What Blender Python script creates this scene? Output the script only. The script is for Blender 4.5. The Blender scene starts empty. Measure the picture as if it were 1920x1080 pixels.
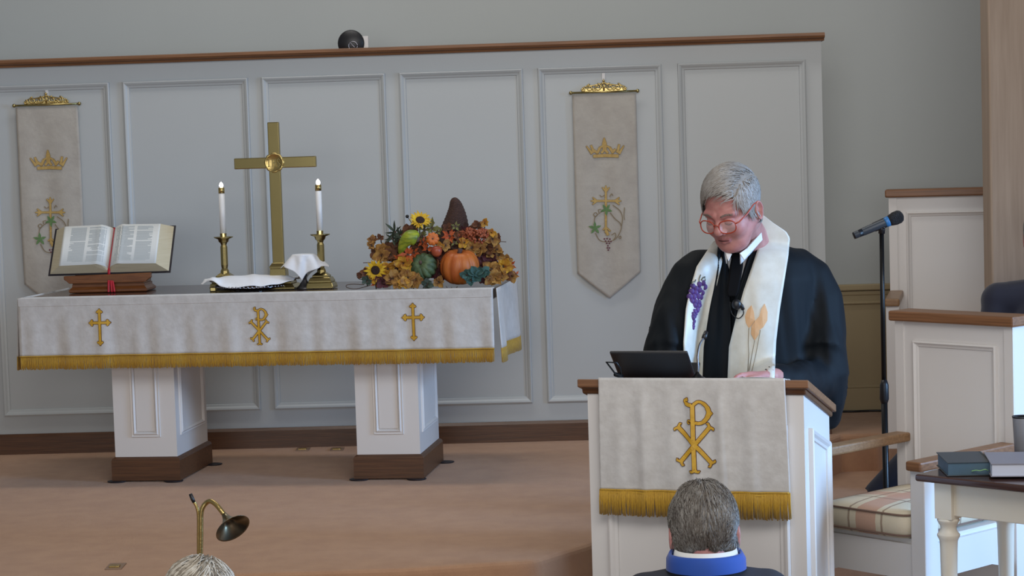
import bpy, bmesh, math, random
import numpy as np
from mathutils import Vector, Matrix, noise
from mathutils.bvhtree import BVHTree
PI = math.pi
R = math.radians
SC = bpy.context.scene
COL = SC.collection

# ------------------------------------------------------------------ camera
F_PX = 3800.0
CAM_Z, PITCH, ROLL = 1.34, R(4.02), R(-1.8)
cam_d = bpy.data.cameras.new('camera')
cam_d.sensor_width = 36.0
cam_d.lens = F_PX / 1920 * 36.0
cam_d.clip_start = 0.1
cam = bpy.data.objects.new('camera', cam_d)
COL.objects.link(cam)
CAM_R = Matrix.Rotation(PI / 2 - PITCH, 3, 'X') @ Matrix.Rotation(ROLL, 3, 'Z')
cam.matrix_world = Matrix.Translation((0, 0, CAM_Z)) @ CAM_R.to_4x4()
SC.camera = cam

# ------------------------------------------------------------------ world, lights, exposure
SC.view_settings.view_transform = 'Standard'
SC.view_settings.look = 'None'
SC.view_settings.gamma = 1.0
SC.view_settings.use_curve_mapping = False
SC.view_settings.exposure = 0.0
w = bpy.data.worlds.new('world')
SC.world = w
w.use_nodes = True
w.node_tree.nodes['Background'].inputs[0].default_value = (0.74, 0.78, 0.82, 1)
w.node_tree.nodes['Background'].inputs[1].default_value = 0.20

def area(name, loc, target, sx, sy, power, color):
    d = bpy.data.lights.new(name, 'AREA')
    d.shape = 'RECTANGLE'
    d.size, d.size_y = sx, sy
    d.energy = power
    d.color = color
    o = bpy.data.objects.new(name, d)
    COL.objects.link(o)
    o.location = loc
    o.rotation_euler = (Vector(target) - Vector(loc)).to_track_quat('-Z', 'Y').to_euler()
    return o

area('chancel_ceiling_light', (-0.6, 8.05, 4.6), (-0.6, 8.1, 0), 2.6, 0.5, 46, (1.0, 0.97, 0.93))
area('nave_ceiling_light', (0.9, 2.8, 3.3), (0.4, 7.0, -0.2), 4.2, 1.6, 96, (1.0, 0.97, 0.93))
win = area('side_window_light', (5.6, 5.1, 1.5), (1.3, 6.0, 0.1), 1.6, 2.2, 66, (0.34, 0.60, 1.0))
win.data.spread = R(65)
area('rear_fill_light', (-0.8, -4.0, 1.7), (-0.4, 9.0, 0.4), 7.0, 2.4, 210, (0.96, 0.98, 1.0))  # unseen fill behind the camera, added to brighten the wall below the table
area('left_window_light', (-5.5, 4.5, 2.6), (-0.5, 9.0, 0.8), 2.2, 2.6, 3, (0.62, 0.80, 1.0))

# ------------------------------------------------------------------ materials
MATS = {}
def mat(name, color, rough=0.6, metal=0.0, bump=0.0, bscale=40.0, vary=0.0, vscale=6.0, col2=None,
        kind='noise', sheen=0.0, emit=0.0, spec=0.5, stretch=(1, 1, 1), alpha=1.0, trans=0.0, coat=0.0):
    m = bpy.data.materials.new(name)
    m.use_nodes = True
    nt = m.node_tree
    b = nt.nodes['Principled BSDF']
    c = (*color, 1)
    b.inputs['Base Color'].default_value = c
    b.inputs['Roughness'].default_value = rough
    b.inputs['Metallic'].default_value = metal
    b.inputs['Specular IOR Level'].default_value = spec
    b.inputs['Coat Weight'].default_value = coat
    b.inputs['Transmission Weight'].default_value = trans
    if sheen:
        b.inputs['Sheen Weight'].default_value = sheen
    if emit:
        b.inputs['Emission Color'].default_value = c
        b.inputs['Emission Strength'].default_value = emit
    tc = nt.nodes.new('ShaderNodeTexCoord')
    mp = nt.nodes.new('ShaderNodeMapping')
    mp.inputs['Scale'].default_value = stretch
    nt.links.new(tc.outputs['Object'], mp.inputs['Vector'])
    if vary or col2:
        n = nt.nodes.new('ShaderNodeTexNoise')
        n.inputs['Scale'].default_value = vscale
        n.inputs['Detail'].default_value = 6
        n.inputs['Roughness'].default_value = 0.6
        nt.links.new(mp.outputs[0], n.inputs['Vector'])
        r = nt.nodes.new('ShaderNodeValToRGB')
        c2 = col2 if col2 else tuple(max(0, x * (1 - vary)) for x in color)
        r.color_ramp.elements[0].position = 0.35
        r.color_ramp.elements[1].position = 0.65
        r.color_ramp.elements[0].color = (*c2, 1)
        r.color_ramp.elements[1].color = c
        nt.links.new(n.outputs['Fac'], r.inputs[0])
        nt.links.new(r.outputs[0], b.inputs['Base Color'])
    if bump:
        n2 = nt.nodes.new('ShaderNodeTexNoise')
        n2.inputs['Scale'].default_value = bscale
        n2.inputs['Detail'].default_value = 4
        nt.links.new(mp.outputs[0], n2.inputs['Vector'])
        bp = nt.nodes.new('ShaderNodeBump')
        bp.inputs['Strength'].default_value = bump
        bp.inputs['Distance'].default_value = 0.01
        nt.links.new(n2.outputs['Fac'], bp.inputs['Height'])
        nt.links.new(bp.outputs[0], b.inputs['Normal'])
    MATS[name] = m
    return m

def s(r, g, b):      # sRGB 0..255 to linear
    return tuple(((x / 255 + 0.055) / 1.055) ** 2.4 if x > 10 else x / 255 / 12.92 for x in (r, g, b))

M_PANEL = mat('painted_panel', s(184, 188, 189), 0.42, vary=0.02, vscale=1.5, bump=0.02, bscale=90)
M_UPPER = mat('upper_wall_paint', s(184, 188, 187), 0.75, vary=0.03, vscale=1.2, bump=0.03, bscale=120)
M_TAN = mat('tan_shade_paint', s(176, 158, 124), 0.75, vary=0.03, vscale=1.2)  # tan tone carries the shade low in the right recess
M_CARPET = mat('carpet', s(192, 150, 118), 0.95, col2=s(182, 140, 110), vscale=9, bump=0.5, bscale=420, sheen=0.2)
M_WOOD = mat('stained_wood', s(98, 64, 40), 0.38, col2=s(76, 48, 30), vscale=5, stretch=(1, 8, 30), bump=0.05, bscale=12)
M_WOODV = mat('stained_wood_upright', s(112, 74, 44), 0.38, col2=s(86, 54, 32), vscale=5, stretch=(30, 30, 1))
M_CAP = mat('cap_wood', s(140, 98, 66), 0.4, col2=s(112, 76, 50), vscale=4, stretch=(1, 10, 40))
M_PALE = mat('pale_wood', s(172, 152, 134), 0.65, col2=s(158, 138, 120), vscale=3, stretch=(14, 14, 0.7))
M_DARKW = mat('dark_table_wood', s(74, 50, 42), 0.16, col2=s(56, 36, 32), vscale=5, stretch=(1, 10, 30))
M_ARMW = mat('arm_wood', s(152, 118, 84), 0.4, col2=s(128, 96, 66), vscale=5, stretch=(4, 20, 30))
M_BOOKW = mat('book_stand_wood', s(132, 80, 42), 0.35, col2=s(106, 60, 30), vscale=6, stretch=(2, 12, 30))
M_WHITE = mat('white_paint', s(220, 216, 213), 0.4, vary=0.02, vscale=2)
M_CREAM = mat('cream_paint', s(214, 206, 190), 0.42, vary=0.04, vscale=4)
M_CLOTH = mat('ivory_damask', s(206, 204, 202), 0.55, col2=s(193, 190, 187), vscale=26, bump=0.12, bscale=60, sheen=0.3)
M_LINEN = mat('white_linen', s(236, 238, 244), 0.7, bump=0.06, bscale=90, sheen=0.2)
M_BANNER = mat('banner_cloth', s(184, 178, 168), 0.7, col2=s(173, 166, 157), vscale=14, bump=0.15, bscale=60, sheen=0.2)
M_STOLE = mat('stole_satin', s(214, 214, 206), 0.45, col2=s(204, 202, 192), vscale=22, bump=0.06, bscale=40, sheen=0.3)
M_FRINGE = mat('gold_fringe', s(196, 154, 34), 0.6, col2=s(162, 120, 20), vscale=80, stretch=(8, 8, 1), sheen=0.3)
M_GOLD = mat('gold_thread', s(214, 168, 50), 0.5, col2=s(196, 150, 40), vscale=60)
M_GOLDS = mat('soft_gold_thread', s(196, 164, 96), 0.6, col2=s(176, 142, 78), vscale=90)
M_BROWN = mat('outline_thread', s(88, 48, 34), 0.7)
M_BRASS = mat('polished_brass', s(172, 156, 106), 0.26, metal=1.0, vary=0.06, vscale=8)
M_BRASSD = mat('satin_brass', s(196, 172, 112), 0.3, metal=1.0, bump=0.1, bscale=90)
M_SILVER = mat('silver_plate', s(150, 150, 160), 0.16, metal=1.0)
M_PEWTER = mat('pewter', s(110, 108, 112), 0.35, metal=0.9)
M_CANDLE = mat('candle_wax', s(232, 232, 232), 0.4)
M_BULB = mat('candle_bulb', (1.0, 0.86, 0.84), 0.3, emit=14)
M_BLACK = mat('black_plastic', s(26, 26, 30), 0.4)
M_BLACKM = mat('black_metal', s(24, 24, 26), 0.32, metal=0.4)
M_ROBE = mat('black_robe_cloth', s(12, 18, 24), 0.7, sheen=0.0, spec=0.2, bump=0.03, bscale=120)
M_TIE = mat('black_tie_cloth', s(11, 10, 12), 0.85, spec=0.15)
M_SHIRT = mat('white_shirt', s(224, 224, 222), 0.7)
M_SKIN = mat('skin', s(192, 138, 130), 0.55, col2=s(176, 116, 112), vscale=26, bump=0.05, bscale=240)
M_SKIN.node_tree.nodes['Principled BSDF'].inputs['Subsurface Weight'].default_value = 0.12
M_SKIN.node_tree.nodes['Principled BSDF'].inputs['Subsurface Radius'].default_value = (0.01, 0.004, 0.002)
M_LIP = mat('lips', s(166, 104, 102), 0.5)
M_MOUTH = mat('mouth_line', s(70, 30, 32), 0.6)
M_PLATE = mat('dull_floor_plate', s(150, 124, 104), 0.5, metal=0.3)
M_BROW = mat('brow_hair', s(132, 112, 104), 0.8)
M_EYE = mat('eye_dark', s(52, 36, 32), 0.2)
M_GLASSF = mat('red_frames', s(168, 62, 40), 0.3)
M_LENS = mat('clear_lens', (1, 1, 1), 0.05)
M_LENS.node_tree.nodes['Principled BSDF'].inputs['Alpha'].default_value = 0.07
M_HAIRG = mat('grey_hair', s(150, 144, 138), 0.5, col2=s(124, 117, 110), vscale=14)
M_HAIRG2 = mat('pale_grey_hair', s(168, 165, 162), 0.45, col2=s(142, 138, 134), vscale=20)
M_HAIRB = mat('dark_grey_hair', s(104, 96, 88), 0.5, col2=s(70, 62, 56), vscale=30)
M_HAIRB2 = mat('light_grey_hair', s(142, 138, 132), 0.5, col2=s(108, 102, 96), vscale=20)
M_HAIRS = mat('silver_blond_hair', s(150, 140, 124), 0.5, col2=s(116, 104, 90), vscale=30)
M_HAIRS2 = mat('pale_blond_hair', s(216, 210, 198), 0.4, col2=s(186, 176, 160), vscale=20)
M_NAVY = mat('navy_cloth', s(24, 28, 48), 0.8, sheen=0.2)
M_BLUE = mat('royal_blue_collar', s(26, 72, 160), 0.75, sheen=0.2)
M_JACKET = mat('charcoal_jacket', s(44, 46, 56), 0.85, bump=0.1, bscale=200)
M_PAGE = mat('page_paper', s(226, 228, 226), 0.8)
M_EDGE = mat('page_edges', s(206, 196, 170), 0.85, col2=s(192, 180, 150), vscale=10, stretch=(1, 1, 60))
M_PRINT = mat('page_print', s(176, 182, 184), 0.85)
M_RED = mat('red_ribbon', s(176, 26, 44), 0.45)
M_LEATH = mat('black_leather', s(30, 26, 34), 0.45)
M_BREAD = mat('bread_crust', s(168, 116, 80), 0.9, vary=0.3, vscale=30)
M_PURP = mat('grape_purple', s(84, 52, 124), 0.6, vary=0.3, vscale=40)
M_GREENT = mat('green_thread', s(104, 138, 84), 0.7, vary=0.3, vscale=60)
M_VINE = mat('vine_thread', s(134, 118, 92), 0.7)
M_MAROON = mat('maroon_thread', s(112, 62, 76), 0.7)
M_PEACH = mat('peach_applique', s(216, 172, 128), 0.7)
M_PLAID = None

# ------------------------------------------------------------------ geometry helpers
CAMP = Vector((0, 0, CAM_Z))
def ray(px, py):
    return (CAM_R @ Vector(((px - 960) / F_PX, (540 - py) / F_PX, -1.0))).normalized()
def P(px, py, D):                      # point of the pixel's ray at distance D into the room (plane y = D)
    d = ray(px, py)
    return CAMP + d * (D / d.y)
def PZ(px, py, z):                     # where the pixel's ray meets height z
    d = ray(px, py)
    return CAMP + d * ((z - CAM_Z) / d.z)

class Frame:                           # local frame: x along the face, y away from the viewer, z up
    def __init__(self, origin, yaw):
        self.o = Vector(origin); self.yaw = yaw
        self.M = Matrix.Translation(self.o) @ Matrix.Rotation(yaw, 4, 'Z')
        self.I = self.M.inverted()
    def uz(self, px, py, v=0.0):
        d = self.I.to_3x3() @ ray(px, py); o = self.I @ CAMP
        t = (v - o.y) / d.y
        p = o + d * t
        return p.x, p.z
    def w(self, u, v, z):
        return self.M @ Vector((u, v, z))

class MB:                              # collects shapes, links them as one mesh object
    def __init__(self, M=None):
        self.M = M if M is not None else Matrix.Identity(4)
        self.v, self.f, self.m, self.s = [], [], [], []
    def add(self, verts, faces, mi=0, smooth=False, X=None):
        n = len(self.v)
        T = self.M @ X if X is not None else self.M
        self.v += [T @ Vector(p) for p in verts]
        for f in faces:
            self.f.append([i + n for i in f]); self.m.append(mi); self.s.append(smooth)
        return self
    def box(self, x0, x1, y0, y1, z0, z1, mi=0, X=None):
        vs = [(x, y, z) for z in (z0, z1) for y in (y0, y1) for x in (x0, x1)]
        return self.add(vs, [(0, 2, 3, 1), (4, 5, 7, 6), (0, 1, 5, 4), (2, 6, 7, 3), (0, 4, 6, 2), (1, 3, 7, 5)], mi, False, X)
    def rings(self, rings, cap=True, mi=0, smooth=True, closed=True, X=None):
        n = len(rings[0]); vs = [p for r in rings for p in r]; fs = []
        for i in range(len(rings) - 1):
            for j in range(n if closed else n - 1):
                k = (j + 1) % n
                fs.append((i * n + j, i * n + k, (i + 1) * n + k, (i + 1) * n + j))
        if cap and closed:
            fs.append(tuple(range(n))[::-1]); fs.append(tuple((len(rings) - 1) * n + j for j in range(n)))
        return self.add(vs, fs, mi, smooth, X)
    def lathe(self, prof, c=(0, 0, 0), n=32, mi=0, X=None, smooth=True, cap=True):
        c = Vector(c)
        return self.rings([[c + Vector((r * math.cos(2 * PI * j / n), r * math.sin(2 * PI * j / n), z)) for j in range(n)]
                           for r, z in prof], cap, mi, smooth, True, X)
    def tube(self, pts, rad, n=10, mi=0, cap=True, flat=1.0, up=None):
        pts = [Vector(p) for p in pts]
        rad = rad if isinstance(rad, (list, tuple)) else [rad] * len(pts)
        rs = []; prev = None
        for i, p in enumerate(pts):
            t = (pts[min(i + 1, len(pts) - 1)] - pts[max(i - 1, 0)])
            if t.length < 1e-9: t = Vector((0, 0, 1))
            t.normalize()
            if prev is None:
                a = Vector(up) if up else (Vector((0, 0, 1)) if abs(t.z) < 0.9 else Vector((1, 0, 0)))
            else:
                a = prev
            x = (a - t * a.dot(t)).normalized(); y = t.cross(x); prev = x
            rs.append([p + (x * math.cos(2 * PI * j / n) * flat + y * math.sin(2 * PI * j / n)) * rad[i] for j in range(n)])
        return self.rings(rs, cap, mi, True)
    def prism(self, poly, y0, y1, mi=0, X=None, fn=None, axis='y'):   # polygon in x,z pushed through y
        n = len(poly)
        def q(p, y): 
            if fn: return (p[0], fn(p[0], p[1]) + y, p[1])
            if axis == 'y': return (p[0], y, p[1])
            if axis == 'x': return (y, p[0], p[1])
            return (p[0], p[1], y)
        vs = [q(p, y0) for p in poly] + [q(p, y1) for p in poly]
        fs = [tuple(range(n)), tuple(range(n, 2 * n))[::-1]] + [(i, i + n, (i + 1) % n + n, (i + 1) % n) for i in range(n)]
        return self.add(vs, fs, mi, False, X)
    def grid(self, fn, nu, nv, mi=0, smooth=True, X=None):
        vs = [fn(i / nu, j / nv) for i in range(nu + 1) for j in range(nv + 1)]
        fs = [(i * (nv + 1) + j, (i + 1) * (nv + 1) + j, (i + 1) * (nv + 1) + j + 1, i * (nv + 1) + j + 1)
              for i in range(nu) for j in range(nv)]
        return self.add(vs, fs, mi, smooth, X)
    def ball(self, c, r, n=16, m=10, mi=0, X=None):
        r = r if isinstance(r, (tuple, list)) else (r, r, r)
        c = Vector(c); rs = []
        for i in range(m + 1):
            a = PI * (i + 0.02) / (m + 0.04)
            rs.append([c + Vector((r[0] * math.sin(a) * math.cos(2 * PI * j / n), r[1] * math.sin(a) * math.sin(2 * PI * j / n),
                                   -r[2] * math.cos(a))) for j in range(n)])
        return self.rings(rs, True, mi, True, True, X)
    def build(self, name, mats, parent=None, origin=None, bevel=0.0, solid=0.0, subsurf=0, seg=2, fix=True):
        mats = mats if isinstance(mats, (list, tuple)) else [mats]
        if parent is not None:
            I = WM[parent.name].inverted()
            org = Matrix.Identity(4); W = WM[parent.name]
        else:
            if origin is None:
                xs = [p.x for p in self.v]; ys = [p.y for p in self.v]; zs = [p.z for p in self.v]
                origin = ((min(xs) + max(xs)) / 2, (min(ys) + max(ys)) / 2, min(zs))
            W = Matrix.Translation(origin); I = W.inverted()
        me = bpy.data.meshes.new(name)
        me.from_pydata([I @ p for p in self.v], [], self.f)
        me.polygons.foreach_set('material_index', self.m)
        me.polygons.foreach_set('use_smooth', self.s)
        for mm in mats: me.materials.append(mm)
        if fix:
            bm = bmesh.new(); bm.from_mesh(me)
            bmesh.ops.recalc_face_normals(bm, faces=bm.faces)
            big = [f for f in bm.faces if len(f.verts) > 4]
            if big: bmesh.ops.triangulate(bm, faces=big)
            bm.to_mesh(me); bm.free()
        me.update()
        o = bpy.data.objects.new(name, me)
        COL.objects.link(o)
        if parent is not None:
            o.parent = parent
        else:
            o.matrix_world = W
        WM[o.name] = W if parent is None else W
        if bevel:
            b = o.modifiers.new('bevel', 'BEVEL'); b.width = bevel; b.segments = seg; b.limit_method = 'ANGLE'; b.angle_limit = R(35)
            b.harden_normals = False
        if solid:
            b = o.modifiers.new('solid', 'SOLIDIFY'); b.thickness = solid; b.offset = 0
        if subsurf:
            b = o.modifiers.new('sub', 'SUBSURF'); b.levels = subsurf; b.render_levels = subsurf
        return o
WM = {}

def thing(name, label, cat, loc, rotz=0.0, group=None):
    o = bpy.data.objects.new(name, None); COL.objects.link(o)
    M = Matrix.Translation(loc) @ Matrix.Rotation(rotz, 4, 'Z')
    o.matrix_world = M; WM[o.name] = M
    o.empty_display_size = 0.1
    o['label'] = label; o['category'] = cat
    if group: o['group'] = group
    return o
def tag(o, label, cat, group=None, kind=None):
    o['label'] = label; o['category'] = cat
    if group: o['group'] = group
    if kind: o['kind'] = kind
    return o
def lab(o, text):
    o['label'] = text
    return o
def struct(o):
    o['kind'] = 'structure'
    return o

def strip2d(path, wd):                 # outline polygon of a stroke
    pts = [Vector(p) for p in path]; L, Rr = [], []
    for i, p in enumerate(pts):
        t = pts[min(i + 1, len(pts) - 1)] - pts[max(i - 1, 0)]
        t = t.normalized() if t.length > 1e-9 else Vector((1, 0))
        n = Vector((-t.y, t.x)); w_ = wd[i] if isinstance(wd, (list, tuple)) else wd
        L.append(p + n * w_ / 2); Rr.append(p - n * w_ / 2)
    return L, Rr
def stroke(mb, path, wd, y, fn=None, mi=0, th=0.0012, X=None):
    if fn is not None:                 # resample so that the stroke follows the cloth
        pp = [Vector(q) for q in path]; ww = wd if isinstance(wd, (list, tuple)) else [wd] * len(pp)
        np_, nw = [pp[0]], [ww[0]]
        for i in range(1, len(pp)):
            k = max(1, int((pp[i] - pp[i - 1]).length / 0.006))
            for j in range(1, k + 1):
                np_.append(pp[i - 1].lerp(pp[i], j / k)); nw.append(ww[i - 1] + (ww[i] - ww[i - 1]) * j / k)
        path, wd = np_, nw
    L, Rr = strip2d(path, wd)
    f = fn or (lambda a, b: 0.0)
    n = len(L); vs = []
    for k in (0, th):
        for a in (L, Rr):
            vs += [(q[0], f(q[0], q[1]) + y - k, q[1]) for q in a]
    fs = []
    for i in range(n - 1):
        fs += [(2 * n + i, 2 * n + i + 1, 3 * n + i + 1, 3 * n + i), (i, n + i, n + i + 1, i + 1),
               (i, i + 1, 2 * n + i + 1, 2 * n + i), (n + i, 3 * n + i, 3 * n + i + 1, n + i + 1)]
    fs += [(0, 2 * n, 3 * n, n), (n - 1, 2 * n - 1, 4 * n - 1, 3 * n - 1)]
    mb.add(vs, fs, mi, False, X)
def bez(pts, n=6):                     # Catmull-Rom through points
    pts = [Vector(p) for p in pts]; out = []
    for i in range(len(pts) - 1):
        p0 = pts[max(i - 1, 0)]; p1 = pts[i]; p2 = pts[i + 1]; p3 = pts[min(i + 2, len(pts) - 1)]
        for k in range(n):
            t = k / n
            out.append(0.5 * ((2 * p1) + (p2 - p0) * t + (2 * p0 - 5 * p1 + 4 * p2 - p3) * t * t + (3 * p1 - p0 - 3 * p2 + p3) * t ** 3))
    out.append(pts[-1])
    return out


# ================================================================== THE SETTING
FLOOR_Z, STEP_Z, NAVE_Z = -0.45, -0.17, -0.87
FW = Frame((0, 9.13, 0), R(-2.5))        # face of the panelled screen wall
FB = Frame(FW.w(0, 0.71, 0), R(-2.5))    # the wall behind it

def moulding(mb, u0, u1, z0, z1, y, prof):
    rs = []
    for d, h in prof:
        rs.append([(u0 + d, y - h, z0 + d), (u1 - d, y - h, z0 + d), (u1 - d, y - h, z1 - d), (u0 + d, y - h, z1 - d)])
    mb.rings(rs, cap=False, smooth=False)
PROF = [(0, 0), (0.001, 0.013), (0.006, 0.016), (0.013, 0.013), (0.020, 0.007), (0.028, 0.005), (0.030, 0)]

uR = FW.uz(1546, 400)[0]
zt = FW.uz(960, 81)[1]                 # top of the cap rail
m = MB(FW.M); m.box(-4.0, uR, 0, 0.12, 0, zt - 0.035)
wall = struct(m.build('wall_front', M_PANEL))
tops = [(-300, -28, 148, 150), (0, 205, 152, 775), (230, 465, 148, 771), (490, 722, 139, 766), (748, 980, 131, 761), (1008, 1240, 124, 757), (1270, 1510, 112, 752)]
for i, (xa, xb, yt, yb) in enumerate(tops):
    ua = FW.uz(xa, yt)[0] if i > 1 else (FW.uz(-22, yt)[0] if i == 1 else -3.05)
    ub = FW.uz(xb, yt)[0] if i > 0 else FW.uz(-50, 150)[0]
    ztop = zt - 0.115
    m = MB(FW.M); moulding(m, ua, ub, 0.175, ztop, -0.0005, PROF)
    m.build('panel_moulding', M_PANEL, wall)
m = MB(FW.M)
capp = [(-0.045, -0.022), (-0.052, -0.014), (-0.050, -0.004), (-0.040, 0.0), (0.15, 0.0), (0.15, -0.035), (-0.018, -0.035), (-0.022, -0.026)]
m.prism([(a, zt + b) for a, b in capp], -4.0, uR + 0.012, axis='x')
struct(m.build('trim_1', M_CAP))
m = MB(FW.M)
bs = [(0, 0), (0, 0.092), (-0.010, 0.092), (-0.020, 0.080), (-0.022, 0.0)]
m.prism(bs, -4.0, uR + 0.01, axis='x')
struct(m.build('baseboard_front', M_WOOD))

m = MB(FB.M); m.box(-5, 5, 0, 0.15, 0, 5.0)
struct(m.build('wall_back', M_UPPER))
m = MB(FB.M)
for yy, h, dpt in ((538, 0.03, 0.03), (549, 0.022, 0.014), (567, 0.014, 0.02)):
    z = FB.uz(1620, yy)[1]
    m.box(1.2, 5, -dpt, 0, z - h / 2, z + h / 2)
struct(m.build('trim_2', M_TAN, bevel=0.006))
m = MB(FB.M); m.box(1.0, 5, -0.006, 0.0, 0.0, FB.uz(1620, 545)[1])
struct(m.build('wall_shade_slab', M_TAN))  # added slab below the rail; its tan colour stands in for recess shade
m = MB(FB.M); m.box(1.2, 5, -0.018, 0, 0, 0.115); m.box(1.2, 5, -0.012, 0, 0.115, 0.13)
struct(m.build('baseboard_back', M_TAN, bevel=0.004))

def slab(name, poly, z0, z1, mt, bevel=0.0):
    m = MB(); m.prism(poly, z0, z1, axis='z')
    return struct(m.build(name, mt, bevel=bevel, seg=3))
e = [PZ(x, y, 0) for x, y in ((-60, 1093), (430, 1077), (750, 1067), (1000, 1051), (1016, 1047), (1107, 1019))]
edge = [(-4.2, e[0].y + 0.1)] + [(p.x, p.y) for p in e] + [(1.40, 8.93), (1.46, 9.03), (1.62, 9.03), (1.645, 8.42), (4.2, 8.42)]
def off(poly, d):
    out = []
    for i, p in enumerate(poly):
        a = Vector(poly[max(i - 1, 0)]); b = Vector(poly[min(i + 1, len(poly) - 1)])
        t = (b - a).normalized(); out.append((p[0] + t.y * d, p[1] - t.x * d))
    return out
slab('floor', edge + [(4.2, 9.9), (-4.2, 10.2)], FLOOR_Z, 0.0, M_CARPET, 0.02)
step = [(1.02, 8.02), (1.10, 7.62), (4.2, 7.62), (4.2, 9.5), (1.3, 9.4)]
slab('floor_step', step, FLOOR_Z, STEP_Z, M_CARPET, 0.02)
low = off(edge[:7], 0.33)
slab('floor_tread', [(-4.2, low[0][1])] + low + [(1.45, 8.6), (-4.2, 8.6)], FLOOR_Z, -0.225, M_CARPET, 0.02)
slab('floor_lower', [(-4.2, 5.76), (4.2, 5.76), (4.2, 9.4), (-4.2, 9.4)], NAVE_Z, FLOOR_Z, M_CARPET, 0.02)
slab('floor_nave', [(-5, -4), (5, -4), (5, 9), (-5, 9)], NAVE_Z - 0.1, NAVE_Z, M_CARPET)
slab('ceiling', [(-6, -1), (6, -1), (6, 10.4), (-6, 10.4)], 5.0, 5.1, M_UPPER)

# round wooden column on the right
p = P(1858, 400, 8.2)
m = MB(); m.box(p.x, p.x + 0.62, 8.2, 8.34, STEP_Z, 5.0)
struct(m.build('trim_3', M_PALE, bevel=0.008))

# small round device above the rail
c = P(658, 81, 9.32); r = 25 * 9.32 / F_PX
t = thing('round_device', 'small round black device with a silver ring emblem peeking over the wooden cap rail', 'device', (c.x, 9.33, c.z - r))
X = Matrix.Translation(c) @ Matrix.Rotation(PI / 2, 4, 'X')
m = MB(); m.lathe([(r * 0.7, -0.03), (r * 0.96, -0.026), (r, -0.012), (r * 0.98, 0.0), (r * 0.9, 0.006), (0.002, 0.008)], n=40, X=X)
m.build('housing', M_BLACK, t)
def torus(mb, c, Rr, rr, X, n=30, a0=0, a1=2 * PI, squash=1.0, mi=0):
    pts = [X @ Vector((c[0] + Rr * math.cos(a0 + (a1 - a0) * i / n), c[1] + squash * Rr * math.sin(a0 + (a1 - a0) * i / n), c[2])) for i in range(n + 1)]
    mb.tube(pts, rr, 8, mi)
m = MB(); ex = 0.011
torus(m, (0.010, -0.013, 0.010), 0.020, 0.0022, X)
m.tube([X @ Vector(q) for q in ((-0.002, 0.0, 0.011), (0.004, -0.006, 0.012), (0.016, -0.018, 0.012), (0.022, -0.026, 0.011))], 0.0022, 8)
m.build('ring_emblem', M_SILVER, t)
m = MB(); m.box(c.x + r * 0.6, c.x + r + 0.018, 9.33, 9.37, c.z - r * 1.2, c.z + r * 0.5); m.box(c.x - 0.02, c.x + r + 0.018, 9.34, 9.72, c.z - r * 1.2, c.z - r * 0.9)
m.build('bracket', M_WHITE, t, bevel=0.003)

# ================================================================== EMBLEMS (local u,z traced in millimetre-sized strokes)
def emblem(name, parent, M, strokes, y, fn=None, wout=0.0035, mats=(None, None), dots=()):
    # strokes: (path, width); brown border below, gold thread above
    mb = MB(M)
    for path, wd in strokes:
        wo = [q + 2 * wout for q in wd] if isinstance(wd, list) else wd + 2 * wout
        L = [Vector(q) for q in path]
        a = L[0] + (L[0] - L[1]).normalized() * wout; b = L[-1] + (L[-1] - L[-2]).normalized() * wout
        stroke(mb, [a] + L[1:-1] + [b] if len(L) > 2 else [a, b], wo, y, fn, 1, 0.0014)
    k = 0
    for path, wd in strokes:
        k += 1
        stroke(mb, path, wd, y - 0.0014 - 0.00005 * k, fn, 0, 0.0012)
    return mb.build(name, [mats[0] or M_GOLD, mats[1] or M_BROWN], parent, fix=False)

def budded_cross(cx, cz, h, wdt):
    # cross with trefoil-like pointed ends; h total height, crossing at 30 %
    zt_, zb = cz + h * 0.36, cz - h * 0.64
    hw = h * 0.27; t = h * 0.075
    S = [([(cx, zt_), (cx, zb)], t), ([(cx - hw, cz), (cx + hw, cz)], t)]
    for (x, z, dx, dz) in ((cx, zt_, 0, 1), (cx, zb, 0, -1), (cx - hw, cz, -1, 0), (cx + hw, cz, 1, 0)):
        n = (-dz, dx); a = h * 0.085
        S.append(([(x + dx * a * 0.2, z + dz * a * 0.2), (x + dx * a * 1.0, z + dz * a * 1.0)], [t * 1.5, t * 0.15]))
        for sg in (1, -1):
            S.append((bez([(x - dx * a * 0.1, z - dz * a * 0.1), (x + n[0] * sg * a * 0.6 - dx * a * 0.0, z + n[1] * sg * a * 0.6),
                           (x + n[0] * sg * a * 1.0 - dx * a * 0.5, z + n[1] * sg * a * 1.0 - dz * a * 0.5)], 4), [t * 0.8] * 8 + [t * 0.35]))
    return S

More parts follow.
